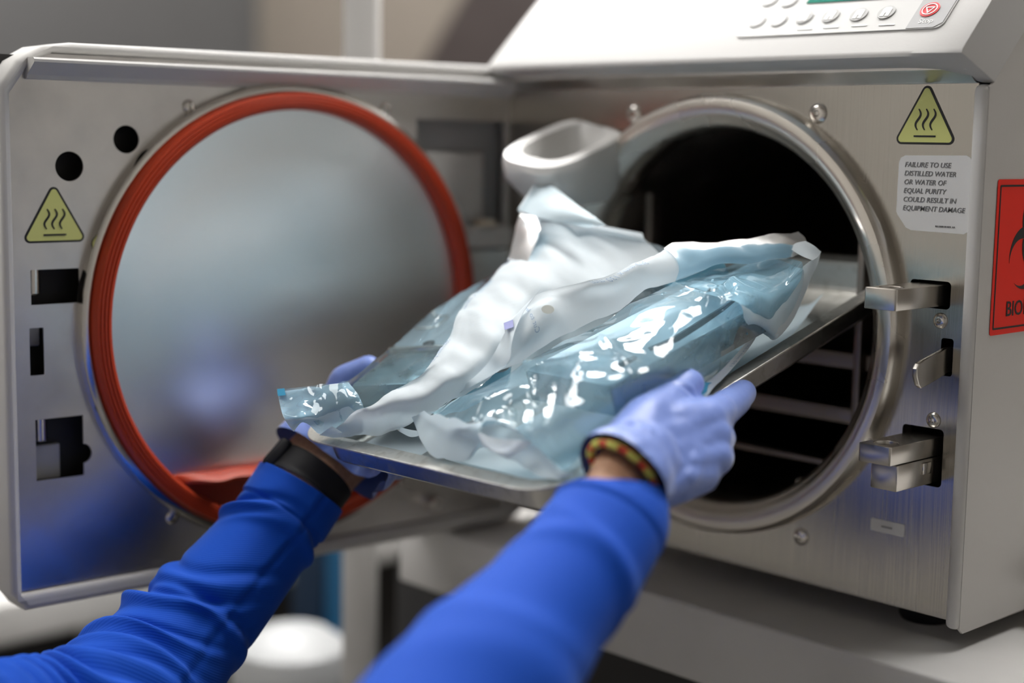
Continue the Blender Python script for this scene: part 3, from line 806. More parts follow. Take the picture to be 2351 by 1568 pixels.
def facets(Q, amp, seed, lam=(0.012, 0.035), nd=4):
    """crumple made of flat facets: triangle waves in several directions, warped and locally faded"""
    r = np.random.default_rng(seed + 500)
    x, y = Q[..., 0], Q[..., 1]
    d = np.zeros(Q.shape[:2])
    for _ in range(nd):
        a = r.random() * math.pi
        L_ = lam[0] + (lam[1] - lam[0]) * r.random()
        s = x * math.cos(a) + y * math.sin(a)
        c = -x * math.sin(a) + y * math.cos(a)
        s = s + 0.25 * L_ * np.sin(c / L_ * 1.3 + r.random() * 6) + 0.35 * L_ * np.sin(c / L_ * 0.45 + r.random() * 6)
        ph = s / L_ + r.random()
        tri_ = 2 * np.abs(ph - np.floor(ph + 0.5))
        fade = 0.5 + 0.5 * np.sin(x / 0.021 + r.random() * 6) * np.sin(y / 0.027 + r.random() * 6)
        d += (tri_ - 0.5) * L_ * (0.3 + 0.7 * fade)
    return d * amp / np.abs(d).max() * 2.2

SHEETS = {}
def sheet(name, rows, m, parent, nu=None, nv=None, crump=0.0, k=60, seed=1, lift=0.0, fine=10, label=None, edgefree=True, ctrl=None, fac=0.0, lam=(0.012, 0.035), ridges=(), **kw):
    """a draped sheet through control points given as rows of (px, py, height over the tray)"""
    G = np.array([[T(*c) for c in r] for r in rows]) if ctrl is None else np.array(ctrl)
    nr, nc = G.shape[:2]
    nv = nv or (nr - 1) * fine + 1
    nu = nu or (nc - 1) * fine + 1
    A = catmull(G, np.linspace(0, nr - 1, nv))
    Q = catmull(np.swapaxes(A, 0, 1), np.linspace(0, nc - 1, nu))
    Q = np.swapaxes(Q, 0, 1).copy()
    if crump:
        d = creases(Q, k, crump, seed, **kw)
        Q[..., 2] += d
    if fac:
        Q[..., 2] += facets(Q, fac, seed, lam)
    for x0, y0, x1, y1, am, wd in ridges:
        a_, b_ = T(x0, y0, 0.036)[:2], T(x1, y1, 0.036)[:2]
        ab = b_ - a_
        t_ = np.clip(((Q[..., :2] - a_) @ ab) / (ab @ ab), 0, 1)
        dist_ = np.linalg.norm(Q[..., :2] - a_ - t_[..., None] * ab, axis=2)
        Q[..., 2] += am * np.exp(-dist_ / wd)
    if lift: Q[..., 2] += lift
    Wd = TO + Q[..., :1] * TU + Q[..., 1:2] * TL + Q[..., 2:] * TN
    SHEETS[name + str(seed)] = Wd
    V = Wd.reshape(-1, 3)
    Fc = [(i * nu + j, i * nu + j + 1, (i + 1) * nu + j + 1, (i + 1) * nu + j) for i in range(nv - 1) for j in range(nu - 1)]
    o = obj(name, V, Fc, m, parent, 180)
    if label: o['label'] = label
    o_grid[o.name] = Wd
    return o
o_grid = {}

def print_on(sh, body, size, s0, t0, m, along_rows=True, flip=1, name='printed_text', mirror=1, off=0.0005):
    """printed characters that follow the sheet; s0,t0 in 0..1 (across, along)"""
    W_ = o_grid[sh.name]
    nv, nu = W_.shape[:2]
    cu = bpy.data.curves.new(name, 'FONT'); cu.body = body; cu.size = size; cu.resolution_u = 2
    o = bpy.data.objects.new('tmp_text', cu); COL.objects.link(o)
    me = bpy.data.meshes.new_from_object(o.evaluated_get(bpy.context.evaluated_depsgraph_get()))
    bpy.data.objects.remove(o)
    me.materials.clear()
    i0, j0 = t0 * (nv - 1), s0 * (nu - 1)
    def ev(i, j):
        i = min(max(i, 0), nv - 1.001); j = min(max(j, 0), nu - 1.001)
        a, b = int(i), int(j); fi, fj = i - a, j - b
        p = (W_[a, b] * (1 - fi) + W_[a + 1, b] * fi) * (1 - fj) + (W_[a, b + 1] * (1 - fi) + W_[a + 1, b + 1] * fi) * fj
        nrm = np.cross(W_[a, b + 1] - W_[a, b], W_[a + 1, b] - W_[a, b])
        nrm /= np.linalg.norm(nrm) + 1e-12
        if nrm @ (CAM - p) < 0: nrm = -nrm
        return p + nrm * off
    a, b = int(min(i0, nv - 2)), int(min(j0, nu - 2))
    mi = np.linalg.norm(W_[a + 1, b] - W_[a, b]); mj = np.linalg.norm(W_[a, b + 1] - W_[a, b])
    for v in me.vertices:
        x, y = v.co.x * flip, v.co.y * flip * mirror
        p = ev(i0 + x / mi, j0 + y / mj) if along_rows else ev(i0 + y / mi, j0 + x / mj)
        v.co = p
    return link(name, me, m, sh.parent if False else sh, None)

GRP = 'sterilization pouches on the tray'
def pouch(label, u, l): return thing('sterilization_pouch', tuple(tp(u, l, -0.02)), label, 'pouch', GRP)

# ---------- cassettes first (they lie inside the pouches)
def cassette_frame(pa, pb, hgt):
    a, b = T(*pa, hgt), T(*pb, hgt)
    A, B = tp(*a), tp(*b)
    e1 = (B - A) / np.linalg.norm(B - A)
    e2 = np.cross(e1, TN); e2 /= np.linalg.norm(e2)      # to the right of travel
    return A, e1, e2, np.linalg.norm(B - A)
A0, E1, E2, LEN = cassette_frame((800, 884), (1008, 716), 0.0245)
CF = frame(A0, E1, E2, -np.cross(E2, E1) if np.cross(E1, E2) @ TN < 0 and False else np.cross(E1, E2))
CA = thing('instrument_cassette', tuple(A0 + E1 * LEN / 2 + E2 * 0.03 - TN * 0.03), 'teal grey steel cassette seen through the film of the left pouch', 'cassette', 'instrument cassettes')
sgn = 1 if np.cross(E1, E2) @ TN > 0 else -1
def cz(a): return (min(a), max(a))
def cbox(name, x0, x1, y0, y1, z0, z1, m, parent, fr=CF, sg=sgn, bev=0.001):
    za, zb = cz((z0 * sg, z1 * sg))
    return box(name, (x0, y0, za), (x1, y1, zb), m, parent, bev, 2, fr)
def CQ(px, py):
    p = hit(px, py, A0, np.cross(E1, E2)) - A0
    return float(p @ E1), float(p @ E2)
xs_ = CQ(912, 806)[0]
cbox('body', 0.0, xs_ - 0.0015, 0.0, 0.060, -0.026, 0.0, M['cassettedark'], CA, bev=0.004)
cbox('lid', xs_ + 0.0015, LEN + 0.02, 0.0, 0.060, -0.026, 0.0015, M['cassettepale'], CA, bev=0.004)
cbox('hinge_bar', xs_ - 0.0022, xs_ + 0.0022, -0.001, 0.052, -0.01, 0.0030, M['chrome'], CA, bev=0.0012)
hx_, hy_ = CQ(986, 795)
lx_, ly_ = CQ(995, 752)
lathe('peg_hole_shade', [(0.0001, 0.0002), (0.0042, 0.0002), (0.0042, -0.001)], M['dark'], CA, CF @ Matrix.Translation((hx_, hy_, 0.0017 * sgn)), 24)  # dark disc paints the shade in the hole
V = []
loopc = rrect(lx_ - 0.012, lx_ + 0.012, ly_ - 0.009, ly_ + 0.009, 0.004, 4)
tubeV, tubeF = [], []
for i, (x, y) in enumerate(loopc):
    for k in range(8):
        a = 2 * math.pi * k / 8
        c = np.mean(loopc, axis=0); dv = np.array([x, y]) - c; dv /= np.linalg.norm(dv)
        tubeV.append(CF @ Vector((x + dv[0] * 0.0009 * math.cos(a), y + dv[1] * 0.0009 * math.cos(a), (0.0042 + 0.0009 * math.sin(a)) * sgn)))
for i in range(len(loopc)):
    j = (i + 1) % len(loopc)
    for k in range(8):
        k2 = (k + 1) % 8
        tubeF.append((i * 8 + k, j * 8 + k, j * 8 + k2, i * 8 + k2))
obj('wire_clip', tubeV, tubeF, M['chrome'], CA, 60)

B0, F1, F2, LEN2 = cassette_frame((1206, 850), (1582, 656), 0.0350)
BF = frame(B0, F1, F2, np.cross(F1, F2))
sg2 = 1 if np.cross(F1, F2) @ TN > 0 else -1
CB = thing('instrument_cassette', tuple(B0 + F1 * LEN2 / 2 + F2 * 0.03 - TN * 0.03), 'flat slotted steel cassette seen through the blue film of the front right pouch', 'cassette', 'instrument cassettes')
def bfz(): return BF @ Matrix.Translation((0, 0, 0))
def CQ2(px, py):
    p = hit(px, py, B0, np.cross(F1, F2)) - B0
    return float(p @ F1), float(p @ F2)
W2_ = 0.074
slots = [[CQ2(*q) for q in ((1403, 842), (1440, 822), (1456, 815), (1463, 819), (1462, 825), (1430, 843), (1410, 852), (1404, 850))], [CQ2(*q) for q in ((1487, 798), (1506, 789), (1540, 775), (1600, 738), (1660, 702), (1688, 684), (1690, 690), (1664, 712), (1610, 750), (1560, 782), (1520, 800), (1494, 806))]]
fl2 = plate('lid', [rrect(0, LEN2, 0, W2_, 0.005, 4)] + slots, 0.0012, M['cassettepale'], CB, BF if sg2 > 0 else BF @ Matrix.Translation((0, 0, 0.0012)), 0.0003, 1)
cbox('body', 0.001, LEN2 - 0.001, 0.001, W2_ - 0.001, -0.020, -0.006, M['dark'], CB, BF, sg2, 0.003)  # dark colour paints the shade seen through the lid slots
cbox('side_wall', 0.0, LEN2, 0.0, 0.0015, -0.020, -0.001, M['cassette'], CB, BF, sg2, 0.0005)
cbox('side_wall', 0.0, LEN2, W2_ - 0.0015, W2_, -0.020, -0.001, M['cassette'], CB, BF, sg2, 0.0005)
cbox('end_wall', 0.0, 0.0015, 0.0, W2_, -0.020, -0.001, M['cassette'], CB, BF, sg2, 0.0005)
cbox('end_wall', LEN2 - 0.0015, LEN2, 0.0, W2_, -0.020, -0.001, M['cassette'], CB, BF, sg2, 0.0005)

# ---------- pouch at the left: paper side curled up over the cassette, clear film to the left
PA = pouch('long pouch on the tray left side, film over a cassette, white paper curled up', -0.09, 0.15)
w1 = [[(735, 994, 0.0040), (800, 1003, 0.0030), (850, 1000, 0.0020), (905, 992, 0.0020)],
      [(765, 980, 0.0120), (840, 968, 0.0150), (900, 965, 0.0120), (955, 962, 0.0060)],
      [(837, 937, 0.0270), (890, 928, 0.0290), (950, 930, 0.0250), (1003, 942, 0.0140)],
      [(925, 884, 0.0340), (980, 870, 0.0360), (1035, 878, 0.0340), (1085, 893, 0.0220)],
      [(988, 838, 0.0410), (1045, 812, 0.0440), (1100, 820, 0.0420), (1145, 845, 0.0300)],
      [(1042, 748, 0.0490), (1090, 742, 0.0520), (1150, 750, 0.0500), (1188, 775, 0.0420)],
      [(1068, 692, 0.0530), (1130, 682, 0.0570), (1200, 680, 0.0550), (1245, 690, 0.0480)],
      [(1132, 634, 0.0570), (1200, 620, 0.0620), (1280, 615, 0.0600), (1375, 668, 0.0440)],
      [(1190, 577, 0.0610), (1240, 560, 0.0660), (1320, 570, 0.0620), (1445, 642, 0.0440)],
      [(1203, 540, 0.0630), (1265, 525, 0.0680), (1350, 540, 0.0630), (1530, 612, 0.0440)],
      [(1215, 498, 0.0680), (1270, 500, 0.0700), (1345, 514, 0.0680), (1472, 538, 0.0600)]]
pa = sheet('paper_side', w1, M['paper'], PA, fac=0.0013, lam=(0.014, 0.045), crump=0.0008, k=30, seed=3, fine=14, lmin=0.01, lmax=0.05, wmin=0.003, wmax=0.010)
fa = [[(764, 925, .006), (785, 882, .029), (812, 905, .030), (838, 938, .027)],
      [(815, 885, .006), (850, 836, .033), (890, 868, .034), (926, 886, .034)],
      [(890, 840, .008), (916, 783, .035), (960, 815, .039), (990, 840, .041)],
      [(965, 785, .010), (985, 719, .037), (1015, 742, .044), (1043, 750, .049)],
      [(1035, 735, .016), (1053, 677, .043), (1062, 688, .050), (1070, 694, .053)],
      [(1115, 690, .022), (1130, 630, .051), (1134, 633, .055), (1138, 636, .057)],
      [(1170, 640, .026), (1186, 578, .057), (1190, 578, .060), (1194, 578, .061)]]
sheet('film_side', fa, M['filmclear'], PA, fac=0.0004, lam=(0.015, 0.04), crump=0.0007, k=16, ridges=[(960, 800, 1020, 745, .0015, .0018), (905, 800, 945, 850, .0012, .0015), (1000, 760, 1065, 700, .0020, .0020), (1040, 715, 1120, 645, -.002, .003)], seed=4, fine=18, lmin=0.004, lmax=0.022, wmin=0.0008, wmax=0.003)
ta = [[(637, 897, .036), (641, 922, .034), (650, 952, .031), (672, 982, .020)],
      [(668, 892, .037), (676, 925, .033), (684, 955, .030), (697, 962, .023)],
      [(722, 886, .037), (735, 925, .030), (742, 958, .022), (734, 992, .006)],
      [(775, 880, .036), (790, 920, .029), (790, 955, .018), (768, 990, .004)],
      [(800, 877, .034), (825, 910, .029), (836, 938, .024), (842, 965, .012)]]
sheet('paper_tail', ta, M['paperblue'], PA, crump=0.0010, k=26, seed=5, lift=-0.0012, wmin=0.002, wmax=0.006)
fta = sheet('film_tail', ta, M['filmpale'], PA, fac=0.0007, lam=(0.006, 0.016), crump=0.0005, k=20, seed=5, fine=14, wmin=0.002, wmax=0.006)
pbk = [[T(905, 992, .001), T(1003, 942, .001)], [T(1145, 845, .001), T(1188, 790, .001)]]
ctrlA = [[(-0.098, 0.032, -0.020), (-0.040, 0.032, -0.020)], [(-0.104, 0.20, -0.020), (-0.045, 0.20, -0.020)], [(-0.098, 0.352, -0.020), (-0.03, 0.352, -0.020)]]
sheet('paper_underside', None, M['paper'], PA, seed=6, ctrl=ctrlA)
sb = sheet('seal_corner', [[(637, 897, .036), (654, 895, .0365)], [(639, 913, .035), (657, 911, .0355)]], M['tealink'], PA, seed=7, lift=0.0012, fine=4)
print_on(pa, '330 mm x 130 mm', 0.0064, 0.075, 0.68, M['blueink'], flip=-1)
print_on(pa, '330 mm x 13', 0.0064, 0.06, 0.465, M['blueink'], flip=-1)
fld = sheet('folded_corner', [[(733, 999, .009), (762, 978, .016)], [(748, 1001, .008), (786, 993, .012)]], M['paperblue'], PA, seed=8, fine=6)

# ---------- pouch behind: raised flap
PD = pouch('pouch behind the others with its pale end folded up into a pointed flap', -0.08, 0.28)
sheet('paper_flap', [[(1190, 484, .086), (1240, 500, .083), (1290, 512, .080), (1345, 522, .076)],
                     [(1205, 455, .091), (1262, 478, .088), (1318, 500, .084), (1370, 520, .079)],
                     [(1222, 430, .095), (1275, 460, .091), (1330, 492, .086), (1382, 518, .080)],
                     [(1241, 407, .098), (1290, 443, .093), (1342, 482, .087), (1392, 516, .081)]], M['paperblue'], PD, crump=0.0008, k=14, seed=11, wmin=0.003, wmax=0.01)
sheet('folded_edge', [[(1188, 486, .087), (1240, 406, .099)], [(1200, 474, .089), (1246, 410, .098)]], M['paper'], PD, seed=12, lift=0.001)
sheet('film_side', [[(1196, 486, .083), (1215, 497, .082), (1240, 505, .080)],
                    [(1186, 515, .077), (1210, 530, .077), (1235, 540, .075)],
                    [(1178, 553, .068), (1200, 565, .069), (1225, 570, .069)],
                    [(1163, 612, .054), (1185, 612, .057), (1205, 612, .060)]], M['filmmatte'], PD, fac=0.0005, seed=13)
sheet('paper_underlay', [[(1198, 490, .081), (1240, 508, .078)], [(1184, 553, .066), (1225, 572, .066)], [(1172, 612, .052), (1205, 614, .056)]], M['paper'], PD, crump=0.001, k=8, seed=14)
sheet('seal_band', [[(1192, 492, .0845), (1230, 497, .0835)], [(1212, 512, .0815), (1238, 520, .080)], [(1228, 535, .079), (1240, 528, .079)]], M['filmmatte'], PD, seed=15)
sheet('paper_side', [[(1215, 505, .066), (1330, 525, .064), (1475, 550, .052)], [(1300, 560, .055), (1420, 590, .046), (1540, 600, .036)], [(1380, 590, .05), (1500, 590, .045), (1560, 585, .040)]], M['paper'], PD, crump=0.0012, k=14, seed=16, lift=-0.004)
sheet('rolled_edge', [[(1215, 492, .0725), (1290, 499, .0725), (1350, 512, .0700), (1474, 535, .0610)], [(1216, 500, .0722), (1290, 508, .0715), (1350, 521, .0692), (1478, 545, .0600)], [(1218, 504, .0690), (1290, 511, .0690), (1350, 524, .0665), (1480, 556, .0570)]], M['paper'], PD, seed=17)
sheet('back_end', [[(1440, 545, .052), (1480, 556, .050), (1540, 572, .044)], [(1455, 552, .046), (1500, 566, .044), (1560, 580, .038)], [(1450, 590, .030), (1510, 595, .030), (1570, 600, .03)]], M['paper'], PD, crump=0.001, k=10, seed=18)

# ---------- middle pouch: white paper side facing the viewer
PB = pouch('middle pouch turned on edge, white printed paper side towards the viewer', 0.0, 0.2)
w2 = [[(1000, 946, 0.0080), (1012, 937, 0.0120), (1025, 925, 0.0160), (1040, 915, 0.0180)],
      [(1088, 884, 0.0240), (1104, 862, 0.0310), (1128, 836, 0.0380), (1150, 805, 0.0420)],
      [(1168, 842, 0.0340), (1172, 815, 0.0420), (1170, 780, 0.0500), (1164, 752, 0.0540)],
      [(1240, 800, 0.0400), (1232, 762, 0.0520), (1222, 728, 0.0600), (1204, 702, 0.0620)],
      [(1330, 754, 0.0450), (1308, 712, 0.0570), (1276, 682, 0.0660), (1244, 668, 0.0690)],
      [(1430, 702, 0.0480), (1418, 668, 0.0580), (1396, 646, 0.0670), (1370, 637, 0.0710)],
      [(1500, 664, 0.0490), (1504, 636, 0.0570), (1494, 612, 0.0640), (1470, 602, 0.0680)],
      [(1580, 632, 0.0500), (1590, 605, 0.0560), (1580, 580, 0.0620), (1558, 564, 0.0650)],
      [(1700, 602, 0.0500), (1708, 582, 0.0550), (1700, 565, 0.0590), (1672, 552, 0.0620)],
      [(1795, 592, 0.0480), (1802, 574, 0.0520), (1800, 560, 0.0550), (1782, 545, 0.0570)],
      [(1838, 584, 0.0440), (1846, 568, 0.0470), (1848, 550, 0.0500), (1832, 532, 0.0530)]]
pb = sheet('paper_side', w2, M['paper'], PB, fac=0.0012, lam=(0.014, 0.045), crump=0.0008, k=30, seed=21, fine=14, lmin=0.01, lmax=0.05, wmin=0.003, wmax=0.010)
fb = [[(985, 962, .003), (1000, 950, .005), (1012, 938, .009)],
      [(1080, 930, .006), (1090, 900, .013), (1100, 876, .018)],
      [(1190, 880, .010), (1190, 850, .020), (1185, 828, .028)],
      [(1270, 840, .012), (1265, 805, .024), (1255, 780, .034)],
      [(1380, 780, .016), (1370, 745, .029), (1355, 720, .042)],
      [(1490, 730, .020), (1475, 690, .034), (1460, 665, .045)],
      [(1590, 680, .024), (1580, 645, .038), (1565, 622, .046)],
      [(1680, 650, .030), (1670, 615, .042), (1660, 600, .046)]]
sheet('film_side', fb, M['filmdeep'], PB, fac=0.0010, lam=(0.008, 0.025), crump=0.0008, k=40, seed=22, lift=-0.001, wmin=0.001, wmax=0.004)
sheet('end_fold', [[(1164, 752, .0552), (1172, 780, .0515), (1174, 815, .0440), (1160, 842, .036), (1088, 884, .0265)],
                   [(1185, 735, .0580), (1176, 790, .0520), (1170, 830, .0425), (1140, 858, .034), (1060, 905, .0220)],
                   [(1243, 668, .0710), (1190, 722, .0610), (1164, 760, .0540), (1120, 838, .0415), (1045, 908, .0205)]], M['paper'], PB, seed=23, lift=0.0012)
print_on(pb, '330 mm x 130 mm', 0.0062, 0.90, 0.60, M['blueink'], flip=-1)
print_on(pb, '130', 0.0062, 0.86, 0.74, M['blueink'], flip=-1)
print_on(pb, 'Cut to length', 0.0052, 0.30, 0.295, M['blueink'], flip=1, along_rows=False)
Wb = o_grid[pb.name][int(o_grid[pb.name].shape[0] * 0.66):, :]
nb = np.cross(np.gradient(Wb, axis=1), np.gradient(Wb, axis=0)); nb /= np.linalg.norm(nb, axis=2)[..., None]
nb *= np.sign(((CAM - Wb) * nb).sum(2))[..., None]
Wb = Wb + nb * 0.0008
na, nc_ = Wb.shape[:2]
obj('film_back', Wb.reshape(-1, 3), [(i * nc_ + j, i * nc_ + j + 1, (i + 1) * nc_ + j + 1, (i + 1) * nc_ + j) for i in range(na - 1) for j in range(nc_ - 1)], M['filmmatte'], PB, 180)
sheet('indicator_mark', [[(1158, 749, .0560), (1179, 741, .0575)], [(1160, 765, .0548), (1181, 758, .0560)]], M['purpleink'], PB, seed=24, lift=0.0022, fine=4)
# grey oval indicator
tq = T(1258, 712, .0650)
oval = [tp(tq[0] + 0.0048 * math.cos(a), tq[1] + 0.0030 * math.sin(a), 0.0655 + 0.0014 * math.sin(a) - 0.001 * math.cos(a)) for a in np.linspace(0, 2 * math.pi, 24, endpoint=False)]
obj('indicator_spot', oval, [list(range(24))], M['spotgrey'], PB, None)
sheet('loose_film_corner', [[(905, 975, .004), (935, 985, .003), (965, 990, .002)], [(915, 990, .002), (942, 1003, .0015), (965, 1000, .001)]], M['sealblue'], PB, seed=25, fine=6)

# ---------- front right pouch: clear blue film upward over the slotted cassette
PC = pouch('front right pouch, crinkled clear blue film up, a gloved thumb pressing on its edge', 0.06, 0.15)
ctrlC = [[(0.0, 0.024, -0.006), (0.06, 0.016, -0.002), (0.104, 0.018, -0.004)],
         [(-0.005, 0.05, -0.0185), (0.055, 0.05, -0.0205), (0.103, 0.06, -0.012)],
         [(-0.005, 0.15, -0.0185), (0.055, 0.15, -0.0205), (0.104, 0.15, -0.010)],
         [(0.0, 0.25, -0.0185), (0.055, 0.25, -0.0205), (0.100, 0.25, -0.010)],
         [(0.0, 0.335, -0.0165), (0.055, 0.335, -0.0175), (0.095, 0.31, 0.004)]]
sheet('paper_side', None, M['paperblue'], PC, seed=31, ctrl=ctrlC, crump=0.0008, k=20)
fc = [[(986, 946, .022), (1050, 966, .025), (1110, 972, .026), (1178, 988, .024), (1230, 1028, .014), (1300, 1074, .004)],
      [(1036, 922, .025), (1090, 926, .031), (1160, 944, .028), (1250, 978, .033), (1325, 1008, .022), (1376, 1035, .004)],
      [(1110, 888, .029), (1150, 898, .033), (1205, 912, .034), (1290, 936, .041), (1375, 962, .030), (1440, 992, .006)],
      [(1200, 838, .035), (1252, 846, .043), (1305, 866, .047), (1375, 892, .044), (1445, 918, .031), (1510, 952, .006)],
      [(1300, 786, .040), (1360, 796, .046), (1422, 822, .046), (1484, 848, .043), (1545, 868, .029), (1595, 905, .006)],
      [(1400, 727, .045), (1452, 742, .051), (1512, 768, .049), (1562, 793, .041), (1604, 822, .028), (1648, 862, .006)],
      [(1500, 674, .048), (1552, 688, .054), (1612, 708, .051), (1642, 742, .041), (1664, 772, .029), (1694, 812, .007)],
      [(1565, 648, .049), (1632, 654, .053), (1694, 680, .054), (1706, 714, .041), (1722, 734, .027), (1748, 757, .012)],
      [(1605, 632, .047), (1680, 640, .046), (1730, 668, .043), (1752, 700, .036), (1766, 734, .027), (1779, 776, .010)],
      [(1676, 606, .044), (1740, 610, .044), (1782, 630, .042), (1800, 652, .040), (1802, 690, .031), (1792, 745, .016)],
      [(1756, 586, .045), (1800, 588, .046), (1830, 592, .047), (1842, 602, .047), (1838, 640, .038), (1818, 690, .024)]]
RC = [(1205, 842, 1375, 862, .0028, .0030), (1205, 844, 1335, 895, .0034, .0028), (1335, 895, 1282, 1000, .0048, .0034), (1160, 905, 1195, 985, -.0040, .0035), (1375, 790, 1440, 872, .0028, .0028), (1545, 690, 1640, 748, .0024, .0026),
      (1695, 683, 1605, 800, .0040, .0026), (1605, 800, 1572, 862, .0026, .0024), (1690, 700, 1652, 772, -.0036, .0030), (1640, 748, 1702, 742, .0026, .0022), (1088, 928, 1132, 962, -.0036, .0030), (1232, 868, 1215, 955, -.0050, .0034), (1282, 900, 1255, 985, -.0036, .0030), (1110, 905, 1060, 950, .0030, .0025), (1440, 872, 1505, 950, .0026, .0026)]
fcs = sheet('film_side', fc, M['film'], PC, ridges=RC, fac=0.0014, lam=(0.030, 0.085), crump=0.0014, k=24, seed=33, fine=20, lmin=0.012, lmax=0.050, wmin=0.0018, wmax=0.0080)
sheet('paper_back_end', fc[7:], M['paperblue'], PC, seed=33, fac=0.0018, lam=(0.030, 0.085), fine=12, lift=-0.004)
# paper border rising at the front end
fe = [[(974, 944, .024), (1046, 968, .026), (1104, 978, .0255), (1121, 962, .0275), (1180, 986, .0255), (1229, 1026, .0155), (1292, 1082, .006), (1330, 1085, .004)],
      [(962, 955, .018), (1022, 1005, .014), (1090, 1015, .0125), (1117, 1000, .017), (1186, 1028, .013), (1240, 1062, .008), (1296, 1092, .004), (1345, 1078, .0035)],
      [(946, 962, .014), (988, 1046, .0035), (1070, 1061, .002), (1112, 1030, .0065), (1190, 1070, .0025), (1244, 1099, .002), (1302, 1097, .002), (1362, 1062, .003)]]
sheet('paper_front_border', fe, M['paperblue'], PC, fac=0.0010, lam=(0.014, 0.035), crump=0.0005, k=24, seed=34, fine=14, lift=0.0010, wmin=0.0015, wmax=0.005)
ff_ = [[(1098, 1000, .0215), (1150, 1014, .0225), (1224, 1019, .0200)], [(1103, 1015, .0170), (1142, 1036, .0175), (1198, 1040, .0140)], [(1108, 1030, .0125), (1136, 1046, .0120), (1168, 1061, .0090)]]
sheet('folded_front_corner', ff_, M['paper'], PC, crump=0.0006, k=10, seed=35, lift=0.0018)
# right border lying along the tray rim, rising into a curl at the back
rb = [[(1376, 1038, .004), (1392, 1052, .002)], [(1440, 995, .005), (1462, 1012, .003)], [(1510, 955, .006), (1535, 975, .003)], [(1594, 906, .007), (1612, 925, .003)], [(1618, 884, .009), (1640, 893, .004)],
      [(1648, 862, .009), (1668, 866, .004)], [(1694, 814, .011), (1714, 812, .005)], [(1722, 775, .014), (1738, 775, .007)], [(1722, 742, .022), (1745, 752, .013)], [(1730, 733, .024), (1752, 758, .011)],
      [(1762, 770, .012), (1772, 784, .005)], [(1782, 770, .013), (1792, 775, .007)], [(1792, 735, .019), (1820, 740, .011)], [(1798, 695, .027), (1843, 692, .018)], [(1815, 650, .036), (1862, 645, .028)], [(1842, 618, .043), (1878, 610, .036)], [(1866, 600, .046), (1886, 578, .044)]]
rbs = sheet('paper_right_border', rb, M['paper'], PC, seed=36, fine=9, nu=7, lift=0.0012)
sheet('curled_tip', [[(1813, 574, .050), (1838, 590, .0485), (1866, 602, .0475)], [(1828, 562, .0525), (1852, 578, .0505), (1878, 594, .047)], [(1850, 557, .0530), (1870, 568, .0505), (1886, 582, .046)]], M['paper'], PC, seed=37, lift=0.0012)
sl = sheet('seal_band', [[(1604, 918, .010), (1624, 906, .0065)], [(1606, 898, .0105), (1628, 890, .0068)], [(1616, 882, .0110), (1636, 884, .0070)]], M['sealblue'], PC, seed=38, lift=0.0016)
sl2 = sheet('seal_curl', [[(1716, 775, .0185), (1736, 772, .0125)], [(1718, 750, .0235), (1742, 755, .0170)], [(1728, 737, .0255), (1746, 744, .0190)]], M['sealblue'], PC, seed=39, lift=0.0020)
print_on(sl, 'outwards', 0.0062, 0.10, 0.05, M['tealink'], off=0.0004)
print_on(sl, 'centre ve', 0.0062, 0.58, 0.05, M['tealink'], off=0.0004)
print_on(sl2, 'mm x E', 0.0058, 0.30, 0.10, M['tealink'], off=0.0004)
print_on(rbs, '130 mm x 330', 0.0062, 0.35, 0.335, M['blueink'], off=0.0006)
# condensation drops on the film
Wf = o_grid[fcs.name]
V, Fc = [], []
r_ = np.random.default_rng(9)
for _ in range(46):
    i, j = int((0.25 + 0.5 * r_.random()) * Wf.shape[0]), int((0.08 + 0.55 * r_.random()) * Wf.shape[1])
    c = Wf[i, j]; rr = 0.0004 + 0.0006 * r_.random() ** 2
    b0_ = len(V)
    for q in range(8):
        a = 2 * math.pi * q / 8
        V.append(c + TU * rr * math.cos(a) + TL * rr * math.sin(a) + TN * 0.0001)
    for q in range(8):
        a = 2 * math.pi * q / 8
        V.append(c + TU * rr * .6 * math.cos(a) + TL * rr * .6 * math.sin(a) + TN * rr * 0.7)
    for q in range(8):
        Fc.append((b0_ + q, b0_ + (q + 1) % 8, b0_ + 8 + (q + 1) % 8, b0_ + 8 + q))
    Fc.append([b0_ + 8 + q for q in range(8)])
tag(obj('condensation_drops', V, Fc, M['film'], PC, 60), kind='stuff')
# ------------------------------------------------------------------ the person: two arms reaching in from the lower left
def glove_mat():
    m = mat('nitrile_glove', (0.175, 0.265, 0.66), 0.42)
    b = m.node_tree.nodes['Principled BSDF']
    b.inputs['Sheen Weight'].default_value = 0.35
    b.inputs['Sheen Roughness'].default_value = 0.4
    b.inputs['Subsurface Weight'].default_value = 0.0
    add_noise(m, (1, 1, 1), 700, 3, bump=0.10, dist=0.0004)
    add_noise(m, (1, 1, 1), 45, 2, bump=0.25, dist=0.003, ramp=(0.3, 0.7))
    return m
def cloth_mat():
    m = mat('royal_blue_twill', (0.0003, 0.066, 0.48), 0.75, 0.0, 0.2)
    nt, N, L, b = nodes(m)
    b.inputs['Sheen Weight'].default_value = 0.14
    b.inputs['Sheen Tint'].default_value = (0.55, 0.75, 1.0, 1)
    uv = N.new('ShaderNodeUVMap')
    mp = N.new('ShaderNodeMapping'); mp.inputs['Rotation'].default_value = (0, 0, math.radians(52))
    wv = N.new('ShaderNodeTexWave'); wv.inputs['Scale'].default_value = 190; wv.inputs['Distortion'].default_value = 0.4
    L.new(uv.outputs[0], mp.inputs[0]); L.new(mp.outputs[0], wv.inputs['Vector'])
    bp = N.new('ShaderNodeBump'); bp.inputs['Strength'].default_value = 0.14; bp.inputs['Distance'].default_value = 0.0006
    L.new(wv.outputs['Fac'], bp.inputs['Height']); L.new(bp.outputs[0], b.inputs['Normal'])
    return m
M['glove'] = glove_mat()
M['cloth'] = cloth_mat()
